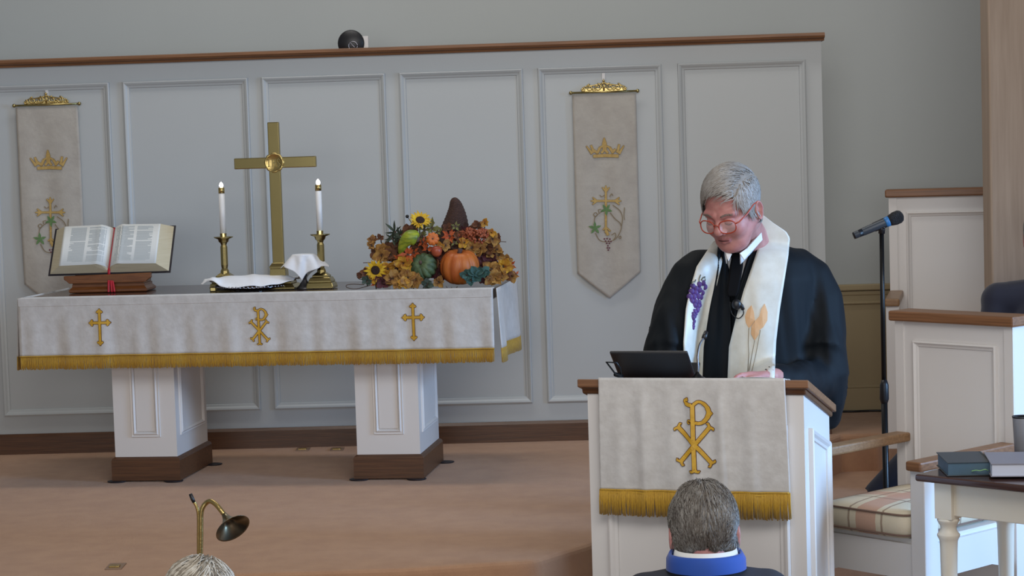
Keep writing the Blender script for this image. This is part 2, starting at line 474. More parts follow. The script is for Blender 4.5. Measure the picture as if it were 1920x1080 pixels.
# chi-rho traced from the pulpit cloth: pixels of a 762x1080 enlargement, 6.35 px per photo px, centre x=390, z at 660
def chirho(scale, cx, cz):
    def q(x, y): return (cx + (x - 392) * scale, cz - (y - 560) * scale)
    S = []
    S.append(([q(386, 185), q(388, 600), q(396, 955)], 46 * scale))
    S.append(([q(215, 455), q(590, 865)], 44 * scale)); S.append(([q(575, 455), q(235, 850)], 44 * scale))
    S.append((bez([q(305, 122), q(322, 112), q(318, 140), q(300, 128), q(292, 150), q(325, 185), q(372, 195)], 5), [10 * scale] * 8 + [20 * scale] * 15 + [40 * scale] * 8))
    bw = [34, 30, 38, 50, 54, 46, 36, 34, 30]
    bp = [q(395, 190), q(450, 155), q(510, 175), q(556, 225), q(572, 290), q(545, 350), q(500, 395), q(450, 408), q(410, 398)]
    S.append((bez(bp, 4), [bw[min(i // 4, 8)] * scale for i in range(33)]))
    S.append(([q(588, 262), q(612, 290), q(588, 318)], [8 * scale, 16 * scale, 8 * scale]))
    S.append((bez([q(362, 378), q(335, 370), q(325, 395), q(340, 408), q(345, 395)], 4), 13 * scale))
    def foot(x, y, dx, dy, r=1.0):
        n = (-dy, dx)
        for sg in (1, -1):
            S.append((bez([q(x - dx * 10, y - dy * 10), q(x + n[0] * sg * 24 * r + dx * 4, y + n[1] * sg * 24 * r + dy * 4),
                           q(x + n[0] * sg * 42 * r + dx * 12, y + n[1] * sg * 42 * r + dy * 12),
                           q(x + n[0] * sg * 54 * r - dx * 4, y + n[1] * sg * 54 * r - dy * 4)], 4), [30 * scale] * 5 + [22 * scale] * 5 + [16 * scale] * 3))
    k = 0.70
    foot(208, 448, -k, -k); foot(582, 448, k, -k); foot(230, 856, -k, k); foot(596, 872, k, k); foot(397, 962, 0, 1)
    return S

# ================================================================== WALL BANNERS
BV = -0.018
def banner(dx, dz, label):
    def q(px, py):                      # right banner's pixels on the wall frame, shifted for the left one
        u, z = FW.uz(px, py, BV); return (u + dx, z + dz)
    u0, ztop = q(1072, 176); u1, _ = q(1193, 174)
    _, zs = q(1195, 508); uc = (u0 + u1) / 2; _, zb = q(1142, 558)
    base = FW.w(uc, -0.02, zb)
    t = thing('wall_banner', label, 'banner', base, R(-3), 'ivory banners hung on the panelled wall')
    def wave(u, z): return 0.004 * math.sin((u - uc) * 38 + z * 2) + 0.003 * math.sin(z * 9 + u * 5)
    m = MB(FW.M)
    wd = (u1 - u0) / 2 - 0.002
    def f(a, b):
        x = (a - 0.5) * 2
        bot = zs + (zb - zs) * (1 - abs(x)) * 1.0
        z = ztop - 0.004 + (bot - ztop) * b
        xx = uc + x * wd
        return (xx, BV + wave(xx, z) * min(1, b * 4), z)
    m.grid(f, 24, 60)
    m.build('banner_cloth', M_BANNER, t, solid=0.003)
    m = MB(FW.M); zr = ztop + 0.004
    m.tube([(u0 - 0.004, BV - 0.004, zr), (u1 + 0.006, BV - 0.004, zr)], 0.0045, 10)
    for uu in (u0 - 0.004, u1 + 0.006): m.ball((uu, BV - 0.004, zr), 0.0085)
    m.build('rod', M_BRASS, t)
    # scrolled crest on the rod
    m = MB(FW.M @ Matrix.Translation((uc, BV - 0.004, zr + 0.005)))
    def spiral(cx, cz, r, turns, hand, a0):
        n = int(16 * turns); pts = []
        for i in range(n + 1):
            k = i / n; a = a0 + hand * 2 * PI * turns * k; rr = r * (1 - 0.8 * k)
            pts.append((cx + rr * math.cos(a), 0, cz + rr * math.sin(a)))
        m.tube(pts, 0.0036, 6)
    for sg in (-1, 1):
        spiral(sg * 0.028, 0.016, 0.017, 1.3, sg, PI / 2); spiral(sg * 0.062, 0.015, 0.016, 1.3, -sg, PI / 2)
        spiral(sg * 0.094, 0.008, 0.010, 1.2, sg, PI / 2); spiral(sg * 0.045, 0.008, 0.008, 1.1, sg, 0)
        m.tube([(0, 0, 0.034), (sg * 0.02, 0, 0.03), (sg * 0.05, 0, 0.024), (sg * 0.08, 0, 0.022), (sg * 0.10, 0, 0.004)], 0.003, 6)
    spiral(0.0, 0.022, 0.016, 1.2, 1, 0); m.tube([(0, 0, 0), (0, 0, 0.044)], 0.004, 6); m.ball((0, 0, 0.044), 0.006)
    m.box(-0.10, 0.10, 0.0, 0.003, -0.003, 0.012)
    m.build('scroll_crest', M_BRASSD, t)
    m = MB(FW.M); m.box(uc - 0.007, uc + 0.007, -0.006, -0.001, zr + 0.04, zr + 0.085); m.tube([(uc, -0.006, zr + 0.055), (uc, -0.018, zr + 0.05), (uc, -0.02, zr + 0.062)], 0.003, 6)
    m.build('hook', M_WHITE, t, bevel=0.002)
    fn = lambda u, z: BV + wave(u, z)
    # crown: 939x1080 enlargement of photo region 1040..1240, 120..350 (4.695 px per px)
    k = 4.695
    def c(x, y): return q(1040 + x / k, 120 + y / k)
    S = []
    S.append(([c(340, 812), c(450, 806), c(562, 810)], 0.0135))
    S.append(([c(330, 790), c(280, 722)], [0.012, 0.004])); S.append(([c(565, 790), c(610, 718)], [0.012, 0.004]))
    S.append(([c(345, 780), c(320, 715)], [0.012, 0.008])); S.append(([c(552, 780), c(568, 708)], [0.012, 0.008]))
    S.append(([c(380, 785), c(345, 760)], 0.010)); S.append(([c(410, 785), c(440, 752), c(470, 785)], 0.010))
    S.append(([c(375, 785), c(400, 735)], 0.011)); S.append(([c(515, 785), c(485, 735)], 0.011)); S.append(([c(505, 782), c(535, 750)], 0.010))
    S.append(([c(440, 765), c(438, 700), c(436, 650)], [0.016, 0.020, 0.004])); S.append(([c(400, 735), c(440, 715), c(485, 735)], 0.008))
    emblem('crown_emblem', t, FW.M, S, -0.003, fn, 0.0014, (M_GOLDS, M_VINE))
    k = 4.5
    def c(x, y): return q(1040 + x / k, 330 + y / k)
    S = [([c(432, 95), c(432, 480)], 0.0085), ([c(325, 210), c(545, 210)], 0.0085)]
    for (x, y, dx_, dy_) in ((432, 110, 0, -1), (335, 210, -1, 0), (532, 210, 1, 0)):
        n = (-dy_, dx_)
        for sg in (1, -1):
            S.append(([c(x - dx_ * 20, y - dy_ * 20), c(x + dx_ * 14 + n[0] * sg * 30, y + dy_ * 14 + n[1] * sg * 30)], [0.010, 0.004]))
        S.append(([c(x, y), c(x + dx_ * 30, y + dy_ * 30)], [0.013, 0.002]))
    S.append(([c(410, 455), c(432, 430), c(470, 465)], 0.006)); S.append(([c(435, 460), c(450, 500)], 0.012))
    emblem('cross_emblem', t, FW.M, S, -0.003, fn, 0.0012, (M_GOLDS, M_VINE))
    m = MB(FW.M)
    for path in ([(470, 310), (510, 360), (555, 400), (560, 450), (515, 530), (440, 555), (380, 540), (345, 480)],
                 [(335, 400), (340, 350), (370, 320), (400, 300)], [(345, 345), (328, 325), (345, 308), (362, 325), (345, 345)],
                 [(375, 310), (370, 285), (395, 280)], [(490, 245), (550, 290), (572, 350), (565, 420)], [(590, 265), (585, 330), (590, 370)],
                 [(480, 500), (510, 480), (515, 510), (495, 540)], [(540, 520), (555, 505), (560, 522), (545, 528)], [(380, 160), (400, 175), (420, 160)], [(465, 175), (480, 150), (492, 165)]):
        stroke(m, bez([c(*a) for a in path], 4), 0.0034, -0.0035, fn)
    m.build('vine_embroidery', M_VINE, t, fix=False)
    m = MB(FW.M)
    def leaf(cx, cy, r, rot):
        for kk in range(5):
            a = rot + kk * 2 * PI / 5
            stroke(m, [c(cx, cy), c(cx + r * 0.55 * math.cos(a), cy + r * 0.55 * math.sin(a)), c(cx + r * math.cos(a), cy + r * math.sin(a))], [0.007, 0.0125, 0.001], -0.0052 - kk * 0.0002, fn)
    leaf(436, 282, 52, 0.3); m.build('leaf_embroidery', M_GREENT, t, fix=False)
    m = MB(FW.M); leaf(340, 438, 56, 0.9); m.build('leaf_embroidery', M_GREENT, t, fix=False)
    m = MB(FW.M)
    for (x, y) in ((420, 530), (442, 528), (466, 532), (430, 548), (455, 550), (476, 552), (440, 568), (462, 568), (450, 588), (445, 606), (462, 606), (453, 624)):
        u, z = c(x, y); m.ball((u, fn(u, z) - 0.004, z), (0.0038, 0.002, 0.0038), 8, 6)
    m.build('grape_embroidery', M_MAROON, t)
    return t
banner(0, 0, 'ivory banner with gold crown and vine cross hanging alone behind the robed man')
ul, zl = FW.uz(87, 198, BV); ur, zr_ = FW.uz(1132, 174, BV)
banner(ul - ur, zl - zr_, 'ivory crown banner hanging behind the open bible, its lower half hidden')

# ================================================================== COMMUNION TABLE
FT = Frame((P(478, 552, 8.12).x, 8.12, 0), R(-8))   # front face of the hanging cloth
uL, zT = FT.uz(33, 561); uRt, _ = FT.uz(924, 544)
_, TZ = FT.uz(480, 551)                              # table top height
TD = 0.66
tb = thing('communion_table', 'white communion table with dark wooden top on two panelled pedestals', 'table', FT.w(0, 0.35, 0), R(-8))
m = MB(FT.M); m.box(uL + 0.012, uRt - 0.012, 0.012, TD, TZ - 0.05, TZ - 0.002)
m.build('tabletop', M_DARKW, tb, bevel=0.006)
m = MB(FT.M); m.box(uL + 0.10, uRt - 0.10, 0.09, TD - 0.08, TZ - 0.24, TZ - 0.05)
m.build('apron', M_WHITE, tb)
BVv = 0.13
for (xa, xb, xc) in ((214, 331, 330), (668, 787, 787)):
    ua = FT.uz(xa, 800, BVv)[0]; ub = FT.uz(xb, 820, BVv)[0]
    m = MB(FT.M); m.box(ua, ub, BVv, BVv + 0.44, 0.09, TZ - 0.05)
    pd = m.build('pedestal', M_WHITE, tb)
    m = MB(FT.M); cu = (ua + ub) / 2 + 0.004
    moulding(m, cu - 0.062, cu + 0.062, 0.185, TZ - 0.08, BVv - 0.0003, [(0, 0), (0.002, 0.006), (0.008, 0.004), (0.014, 0.010), (0.020, 0.004), (0.022, 0.0)])
    m.box(cu - 0.038, cu + 0.038, BVv - 0.004, BVv, 0.21, TZ - 0.10)
    m.build('front_moulding', M_WHITE, pd)
    X = Matrix.Translation((ub, 0, 0)) @ Matrix.Rotation(PI / 2, 4, 'Z')
    m = MB(FT.M @ Matrix.Translation((ub, BVv, 0)) @ Matrix.Rotation(PI / 2, 4, 'Z'))
    moulding(m, 0.05, 0.39, 0.185, TZ - 0.08, -0.0003, [(0, 0), (0.002, 0.006), (0.008, 0.004), (0.014, 0.010), (0.020, 0.004), (0.022, 0.0)])
    m.build('side_moulding', M_WHITE, pd)
    m = MB(FT.M)
    rs = [(0.014, 0.006), (0.014, 0.088), (0.010, 0.097), (0.0, 0.103)]
    m.rings([[(ua - d, BVv - d, z), (ub + d, BVv - d, z), (ub + d, BVv + 0.44 + d, z), (ua - d, BVv + 0.44 + d, z)] for d, z in rs], smooth=False)
    m.build('plinth', M_WOOD, tb)
    uu0, uu1 = ua - 0.014, ub + 0.014
    for (su, sv, gx) in ((uu0 + 0.02, BVv - 0.012, 0), (uu1 - 0.03, BVv - 0.012, 0), (uu1 + 0.012, BVv + 0.42, 1)):
        m = MB(FT.M); X = Matrix.Translation((su, sv, 0)) @ Matrix.Diagonal((1.0, 0.8, 1, 1))
        m.lathe([(0.002, 0.0), (0.036, 0.0), (0.040, 0.003), (0.040, 0.005), (0.036, 0.0058), (0.002, 0.0058)], n=28, X=X)
        o = m.build('felt_slider', [M_LEATH])
        side = 'left' if xa < 400 else 'right'
        which = {(0, 0): 'outer front corner', (0, 1): 'inner front corner'}
        if gx: tx = 'rear right corner'
        else: tx = 'front left corner' if su < cu else 'front right corner'
        tag(o, 'flat dark furniture glide under the %s of the %s table pedestal' % (tx, side), 'furniture glide', 'furniture glides under the table pedestals')

# altar cloth: strip over the rim, front and side drops, gold fringe
def cw(u, z):                                         # gentle folds in the front drop
    k = max(0.0, min(1.0, (TZ - 0.02 - z) / 0.15))
    return k * (0.004 * math.sin(u * 21 + 0.7) + 0.0028 * math.sin(u * 47 + z * 6) + 0.0016 * math.sin(u * 83 + 1))
_, zf0 = FT.uz(480, 661); _, zf1 = FT.uz(480, 686)
ac = thing('altar_cloth', 'ivory damask altar cloth with gold fringe draped over the communion table', 'altar cloth', FT.w(0, 0, TZ - 0.3), R(-8))
m = MB(FT.M)
def f(a, b):
    u = uL + (uRt - uL) * a
    if b < 0.08: return (u, 0.05 * (1 - b / 0.08) + 0.001, TZ + 0.0015)
    z = TZ + 0.0015 + (zf0 - TZ) * (b - 0.08) / 0.92
    return (u, -0.002 + cw(u, z), z)
m.grid(f, 150, 26)
m.build('front_drop', M_CLOTH, ac, solid=0.003)
m = MB(FT.M); m.box(uL + 0.004, uRt - 0.004, -0.006, -0.002, TZ - 0.032, TZ - 0.028)
m.box(uL + 0.002, uRt - 0.004, -0.0055, -0.001, TZ - 0.029, TZ + 0.001)
m.build('hem', M_CLOTH, ac, bevel=0.0015)
for sg, us, nm in ((1, uRt + 0.008, 'side_drop'), (-1, uL - 0.010, 'side_drop')):
    m = MB(FT.M)
    def side(a, b):
        v = 0.03 + (TD - 0.06) * a
        z = TZ + (zf0 - 0.006 - TZ) * b
        return (us + sg * (0.002 + b * (0.006 + 0.014 * math.sin(a * 9 + 0.5))), v, z)
    m.grid(side, 30, 14)
    m.build(nm, M_CLOTH, ac, solid=0.003)
    m = MB(FT.M); rnd = random.Random(4)
    for i in range(170):
        a = i / 169; p0 = Vector(side(a, 1.0)); L = (zf0 - zf1) * rnd.uniform(0.96, 1.04)
        m.tube([p0 + Vector((0, 0, 0.004)), p0 + Vector((sg * 0.002, rnd.uniform(-.001, .001), -L))], 0.0022, 4)
    m.build('side_fringe', M_FRINGE, ac)
m = MB(FT.M); rnd = random.Random(5); N = 620
for i in range(N):
    u = uL + 0.004 + (uRt - uL - 0.008) * i / (N - 1); y = -0.003 + cw(u, zf0)
    L = (zf0 - zf1) * rnd.uniform(0.95, 1.05)
    m.tube([(u, y, zf0 + 0.002), (u + rnd.uniform(-.0015, .0015), y - 0.002, zf0 - L * 0.5), (u + rnd.uniform(-.002, .002), y - rnd.uniform(0, 0.002), zf0 - L)], 0.0021, 4)
for k_, zz in ((0, zf0),):
    m.tube([(uL + (uRt - uL) * i / 150, -0.006 + cw(uL + (uRt - uL) * i / 150, zz), zz) for i in range(151)], 0.003, 5)
m.build('front_fringe', M_FRINGE, ac)
for (px, py) in ((188, 605), (775, 595)):
    u, z = FT.uz(px, py); emblem('cross_emblem', ac, FT.M, budded_cross(u, z, 0.128, 0.09), -0.0045, cw, 0.0018)
u, z = FT.uz(486, 612)
emblem('chi_rho_emblem', ac, FT.M, chirho(0.150 / 860, u, z + 0.0), -0.0045, cw, 0.0018)

# ================================================================== THINGS ON THE TABLE
ON = TZ                                               # surface height
def on_table(px, py):                                 # foot point on the table top
    p = PZ(px, py, ON); return p
# --- brass cross
b0 = FT.I @ on_table(524, 541); vc = b0.y
FC = Frame(FT.w(b0.x, vc, 0), R(-8))
cx_, czt = FC.uz(513, 229); cxb, czb = FC.uz(522, 494); _, cza = FC.uz(516, 305); ul_, _ = FC.uz(440, 308); ur_, _ = FC.uz(593, 303)
lean = 0.0
cr = thing('altar_cross', 'tall polished brass altar cross with round monogram medallion', 'cross', FC.w(cx_, 0, ON), R(-8))
m = MB(FC.M); hw = 0.0238; ux = (cx_ + cxb) / 2
m.box(ux - hw, ux + hw, -0.010, 0.010, czb, czt)
m.build('upright', M_BRASS, cr, bevel=0.003)
m = MB(FC.M); m.box(ul_, ur_, -0.0095, 0.0095, cza - 0.0225, cza + 0.0225); m.build('crossbar', M_BRASS, cr, bevel=0.003)
m = MB(FC.M @ Matrix.Translation((ux, -0.0105, cza)) @ Matrix.Rotation(PI / 2, 4, 'X'))
n = 96; rs = []
for rr, zz in ((1.0, -0.002), (1.0, 0.003), (0.94, 0.005), (0.84, 0.003), (0.80, 0.002), (0.1, 0.002)):
    rs.append([((0.038 + (0.004 * abs(math.cos(4 * 2 * PI * j / n)) if rr > 0.9 else 0)) * rr * math.cos(2 * PI * j / n), (0.038 + (0.004 * abs(math.cos(4 * 2 * PI * j / n)) if rr > 0.9 else 0)) * rr * math.sin(2 * PI * j / n), zz) for j in range(n)])
m.rings(rs, True)
md = m.build('medallion', M_BRASSD, cr)
m = MB(FC.M @ Matrix.Translation((ux, -0.014, cza)))
z0 = 0.0; L_ = 0.030; wv = 0.0032
def bar(a, b, w_=wv): stroke(m, [a, b], w_, 0, None, 0, 0.002)
bar((-0.022, -L_ / 2), (-0.022, L_ / 2)); 
# letters I H S
bar((-0.006, -L_ / 2), (-0.006, L_ / 2)); bar((0.006, -L_ / 2), (0.006, L_ / 2)); bar((-0.006, 0), (0.006, 0))
for uu in (-0.022,):
    bar((uu - 0.004, L_ / 2), (uu + 0.004, L_ / 2), 0.002); bar((uu - 0.004, -L_ / 2), (uu + 0.004, -L_ / 2), 0.002)
stroke(m, bez([(0.027, 0.010), (0.021, 0.015), (0.015, 0.010), (0.017, 0.003), (0.024, -0.003), (0.027, -0.010), (0.021, -0.015), (0.014, -0.011)], 4), wv, 0, None, 0, 0.002)
m.build('monogram', M_BRASS, md, fix=False)
m = MB(FC.M)
def tier(m, cu, h0, h1, a0, a1, cv=0.0, d=None):
    d0 = a0 if d is None else d
    m.rings([[(cu - q, cv - q * 0.8, z), (cu + q, cv - q * 0.8, z), (cu + q, cv + q * 0.8, z), (cu - q, cv + q * 0.8, z)] for q, z in ((a0, h0), (a0, h0 + (h1 - h0) * 0.35), (a1, h1))], smooth=False)
tier(m, ux, ON, ON + 0.022, 0.078, 0.068); tier(m, ux, ON + 0.022, ON + 0.044, 0.062, 0.050)
tier(m, ux, ON + 0.044, ON + 0.085, 0.034, 0.032); tier(m, ux, ON + 0.085, czb + 0.004, 0.034, 0.024)
m.build('stepped_base', M_BRASS, cr, bevel=0.002)

# --- candlesticks
def candlestick(px, py_top, py_foot, D, label):
    c = P(px, py_foot, D); X0 = c.x + 0.004; Y0 = D
    k = D / F_PX
    def zz(y): return P(px, y, D).z
    zb = ON
    t = thing('candlestick', label, 'candlestick', (X0, Y0, zb), R(-8), 'pair of brass candlesticks by the cross')
    MM = Matrix.Translation((X0, Y0, 0)) @ Matrix.Rotation(R(-8), 4, 'Z')
    zc = zz(py_top + 96)                              # foot of the candle
    m = MB(MM)
    tier(m, 0, zb, zb + 0.024, 0.056, 0.052); tier(m, 0, zb + 0.024, zb + 0.046, 0.048, 0.040); tier(m, 0, zb + 0.046, zb + 0.066, 0.034, 0.018)
    m.build('stepped_base', M_BRASS, t, bevel=0.002)
    m = MB(MM)
    m.lathe([(0.020, zb + 0.06), (0.018, zb + 0.075), (0.013, zb + 0.085), (0.0155, zb + 0.10), (0.0155, zc - 0.05), (0.012, zc - 0.04), (0.016, zc - 0.03)], n=8, smooth=False)
    m.build('stem', M_BRASS, t)
    m = MB(MM)
    m.lathe([(0.012, zc - 0.034), (0.020, zc - 0.028), (0.024, zc - 0.016), (0.040, zc - 0.010), (0.041, zc - 0.006), (0.024, zc - 0.008), (0.014, zc - 0.006), (0.014, zc + 0.008), (0.010, zc + 0.008)], n=32)
    m.build('drip_pan', M_BRASS, t)
    zt2 = zz(py_top + 17)
    m = MB(MM); m.lathe([(0.0125, zc), (0.0125, zt2)], n=24); cd = m.build('candle', M_CANDLE, t)
    m = MB(MM); m.lathe([(0.0128, zt2 - 0.001), (0.0130, zt2 + 0.022), (0.008, zt2 + 0.024)], n=24); m.build('brass_collar', M_BRASSD, cd)
    m = MB(MM); m.lathe([(0.003, zt2 + 0.022), (0.0075, zt2 + 0.028), (0.0085, zt2 + 0.034), (0.006, zt2 + 0.041), (0.001, zt2 + 0.047)], n=16); m.build('bulb', M_BULB, cd)
for (px, yt, yf, lb) in ((421, 345, 541, 'brass candlestick with lit white candle left of the cross, above the bread tray'), (602, 340, 540, 'brass candlestick with lit white candle right of the cross, behind the covered chalice')):
    foot = on_table(px, yf + (0 if px > 500 else 0)); candlestick(px, yt, yf, foot.y, lb)

# --- bible stand and open bible
fb = on_table(200, 546); FBk = Frame((fb.x, fb.y + 0.02, ON), R(-4))
st = thing('bible_stand', 'low dark wooden bookstand under the open bible', 'book stand', FBk.o, R(-4))
def ub_(px, py, v=-0.09): return FBk.uz(px, py, v)
m = MB(FBk.M)
ul1, _ = ub_(129, 545); ur1, _ = ub_(275, 540)
m.rings([[(ul1 - d, -0.09 - d, z), (ur1 + d, -0.09 - d, z), (ur1 + d, 0.07 + d, z), (ul1 - d, 0.07 + d, z)] for d, z in ((-0.004, 0), (0.0, 0.004), (0.0, 0.012), (-0.006, 0.018), (-0.012, 0.024), (-0.012, 0.034))], smooth=False)
m.build('base', M_BOOKW, st)
m = MB(FBk.M)
m.box(ul1 + 0.014, ur1 - 0.014, -0.08, 0.05, 0.034, 0.050)
m.prism([(ul1 - 0.018, 0.072), (ul1 - 0.018, 0.058), (ul1 - 0.006, 0.050), (ul1 + 0.004, 0.040), (ur1 - 0.004, 0.040), (ur1 + 0.006, 0.050), (ur1 + 0.020, 0.058), (ur1 + 0.020, 0.078)], -0.095, -0.070)
m.build('ledge', M_BOOKW, st, bevel=0.002)
TIL = R(55)                                            # tilt of the reading board from horizontal
FX = FBk.M @ Matrix.Translation(((ul1 + ur1) / 2 + 0.004, -0.068, 0.078)) @ Matrix.Rotation(TIL, 4, 'X')
m = MB(FX); m.box(-0.15, 0.15, 0.0, 0.22, -0.016, -0.004); m.build('rest_board', M_BOOKW, st, bevel=0.002)
bk = thing('open_bible', 'large open bible with ribbon marker on a wooden bookstand', 'book', FX @ Vector((0, 0, 0)), R(-4))
HB = 0.225; WB = 0.262
m = MB(FX); m.box(-WB, -0.004, -0.004, HB + 0.006, -0.003, 0.001); m.box(0.004, WB, -0.004, HB + 0.006, -0.003, 0.001); m.box(-0.03, 0.03, -0.002, HB + 0.004, -0.0035, -0.0005)
m.build('cover', M_LEATH, bk, bevel=0.001)
def pg(sg):
    def top(a):                                        # height of the page block against distance from the gutter
        x = a * 1.0
        return 0.012 + 0.036 * min(1, (x / 0.22)) ** 0.6 * (1 - 0.18 * max(0, x - 0.3)) + 0.004 * math.sin(min(1, x / 0.3) * PI)
    m = MB(FX); prof = [a / 24 for a in range(25)]
    y0, y1 = 0.004, HB
    topx = lambda a: sg * (0.002 + a * (0.205))
    rs = []
    for y, ins in ((y0, 0.0), (y1, 0.0)):
        r = [(topx(a), y + (0.012 if y == y0 else -0.012) * 1.0, top(a)) for a in prof]
        r += [(sg * (WB - 0.008), y, 0.001), (sg * 0.002, y, 0.001)]
        rs.append(r)
    m.rings(rs, True, 0, False)
    m.build('page_block', M_EDGE, bk)
    m = MB(FX)
    m.grid(lambda a, b: (topx(a), y0 + 0.0125 + (y1 - y0 - 0.025) * b, top(a) + 0.0008), 24, 2)
    pp = m.build('page', M_PAGE, bk, solid=0.0006)
    m = MB(FX); rnd = random.Random(7 + sg)
    cols = ((0.10, 0.47), (0.53, 0.86)) if sg > 0 else ((0.10, 0.45), (0.51, 0.84))
    for (a0, a1) in cols:
        y = y1 - 0.022; k = 0
        while y > y0 + 0.030:
            k += 1
            if rnd.random() < 0.06: y -= 0.0042; continue
            e_ = a1 - (rnd.uniform(0, 0.12) if rnd.random() < 0.25 else 0)
            pts = []
            nn = 6
            vs = []; 
            for i in range(nn + 1):
                a = a0 + (e_ - a0) * i / nn
                vs += [(topx(a), y, top(a) + 0.0014), (topx(a), y - 0.0026, top(a) + 0.0014)]
            m.add(vs, [(2 * i, 2 * i + 1, 2 * i + 3, 2 * i + 2) for i in range(nn)])
            y -= 0.0040
    m.build('print_lines', M_PRINT, pp)
pg(1); pg(-1)
m = MB(FX)
m.tube([(0, HB - 0.005, 0.012), (0.001, HB * 0.6, 0.010), (-0.002, HB * 0.3, 0.012), (0.001, 0.006, 0.013), (0.002, -0.012, 0.008)], 0.0065, 6, flat=0.35)
I = FX.inverted()
for j, dxx in enumerate((0.0, 0.010, 0.018)):
    a = FX @ Vector((0.002 + dxx * 0.4, -0.012, 0.006)); 
    pts = [a + Vector((0, 0, 0.002)), Vector((a.x + dxx * 0.6, a.y - 0.018, a.z - 0.03)), Vector((a.x + dxx, a.y - 0.026 - 0.003 * j, a.z - 0.065)), Vector((a.x + dxx * 0.9, a.y - 0.027, ON + 0.002))]
    m.tube([I @ q for q in bez(pts, 4)], 0.0050, 6, flat=0.4)
m.build('ribbon', M_RED, bk)

# --- bread tray under linen
ft = on_table(468, 546)
TX, TY = ft.x, ft.y + 0.10
t = thing('bread_tray', 'silver communion tray lying on the table beneath a white napkin', 'tray', (TX, TY, ON))
m = MB(); m.lathe([(0.002, ON + 0.004), (0.11, ON + 0.004), (0.125, ON + 0.008), (0.150, ON + 0.013), (0.153, ON + 0.016), (0.150, ON + 0.017), (0.126, ON + 0.011), (0.002, ON + 0.008)], (TX, TY, 0), 64)
m.build('dish', M_SILVER, t)
m = MB()
for k in range(56):
    a = 2 * PI * k / 56; m.ball((TX + 0.150 * math.cos(a), TY + 0.150 * math.sin(a), ON + 0.017), 0.0052, 8, 6)
m.lathe([(0.07, ON), (0.07, ON + 0.005)], (TX, TY, 0), 32)
m.build('beaded_rim', M_SILVER, t)
m = MB(); m.box(TX - 0.170, TX - 0.145, TY - 0.05, TY - 0.02, ON, ON + 0.018); m.build('foot', M_BRASS, t, bevel=0.003)
m = MB(); m.ball((TX - 0.02, TY, ON + 0.030), (0.105, 0.08, 0.026), 24, 12)
for (a, b, c_, r_) in ((-0.105, -0.05, 0.024, 0.020), (-0.09, -0.02, 0.026, 0.022)): m.ball((TX + a, TY + b, ON + c_), (r_ * 1.2, r_, r_ * 0.8), 14, 10)
tag(m.build('bread_loaf', M_BREAD), 'brown loaf of bread peeping out from under the white napkin on the tray', 'bread')
m = MB()
def nap(a, b):
    x = (a - 0.5) * 0.38; y = (b - 0.5) * 0.27 * (1 - 0.45 * abs((a - 0.5) * 2) ** 2.5)
    X_ = x + 0.10 * y
    r = math.hypot(x / 0.18, y / 0.13)
    h = 0.058 - 0.038 * min(1, abs(y) / 0.13) ** 2.2 - 0.012 * min(1, abs(x) / 0.18) ** 4 + 0.0025 * math.sin(x * 60 + y * 40) * min(1, r) + 0.0016 * math.sin(y * 90 + x * 20) * r
    h += 0.004 * math.exp(-((x + 0.25 * y - 0.01) / 0.02) ** 2)
    if x < -0.10 and y < -0.03: h += 0.020 * math.sin(min(1, (-0.10 - x) / 0.08) * PI) * min(1, (-0.03 - y) / 0.06)
    return (TX - 0.005 + X_, TY + y, ON + max(0.014, h))
m.grid(nap, 44, 36)
tag(m.build('napkin', M_LINEN, solid=0.002), 'white linen napkin spread flat over the silver bread tray', 'napkin')

# --- chalice under linen
fc = on_table(572, 541); CX, CY = fc.x, fc.y
t = thing('chalice', 'pewter communion chalice standing under a draped white napkin', 'chalice', (CX, CY, ON))
zt3 = P(570, 476, CY).z
m = MB(); m.lathe([(0.002, ON), (0.036, ON), (0.036, ON + 0.004), (0.026, ON + 0.012), (0.010, ON + 0.034), (0.008, ON + 0.05)], (CX, CY, 0), 28); m.build('foot', M_PEWTER, t)
m = MB(); m.lathe([(0.008, ON + 0.048), (0.012, ON + 0.056), (0.008, ON + 0.064), (0.012, ON + 0.070), (0.034, ON + 0.09), (0.042, ON + 0.115), (0.044, zt3 - 0.006), (0.041, zt3 - 0.006), (0.036, ON + 0.095), (0.003, ON + 0.08)], (CX, CY, 0), 32); m.build('bowl', M_PEWTER, t)
m = MB()
def drape(a, b):
    x = (a - 0.5) * 2; y = (b - 0.5) * 2; S_ = 0.145
    X_, Y_ = x * S_, y * S_
    ca, sa = math.cos(0.70), math.sin(0.70); X_, Y_ = X_ * ca - Y_ * sa, X_ * sa + Y_ * ca
    r = math.hypot(X_, Y_); ang = math.atan2(Y_, X_)
    R0 = 0.048
    if r < R0: return (CX + X_, CY + Y_, zt3 - 0.002 * (r / R0) ** 2)
    ex = r - R0
    lat = abs(math.cos(ang)) ** 4                                  # stiff corners stand out to the sides, front and back fall
    out = R0 + ex * (0.04 + 0.30 * (1 - abs(math.sin(ang)) ** 8)) + 0.006 * math.sin(7 * ang + 1) * min(1, ex / 0.04)
    return (CX + out * math.cos(ang), CY + out * math.sin(ang) * 0.95, max(ON + 0.012, zt3 - 0.003 - ex * (0.66 - 0.32 * lat)))
m.grid(drape, 56, 56)
tag(m.build('chalice_veil', M_LINEN, solid=0.0018), 'white linen cloth draped in points over the chalice', 'napkin')

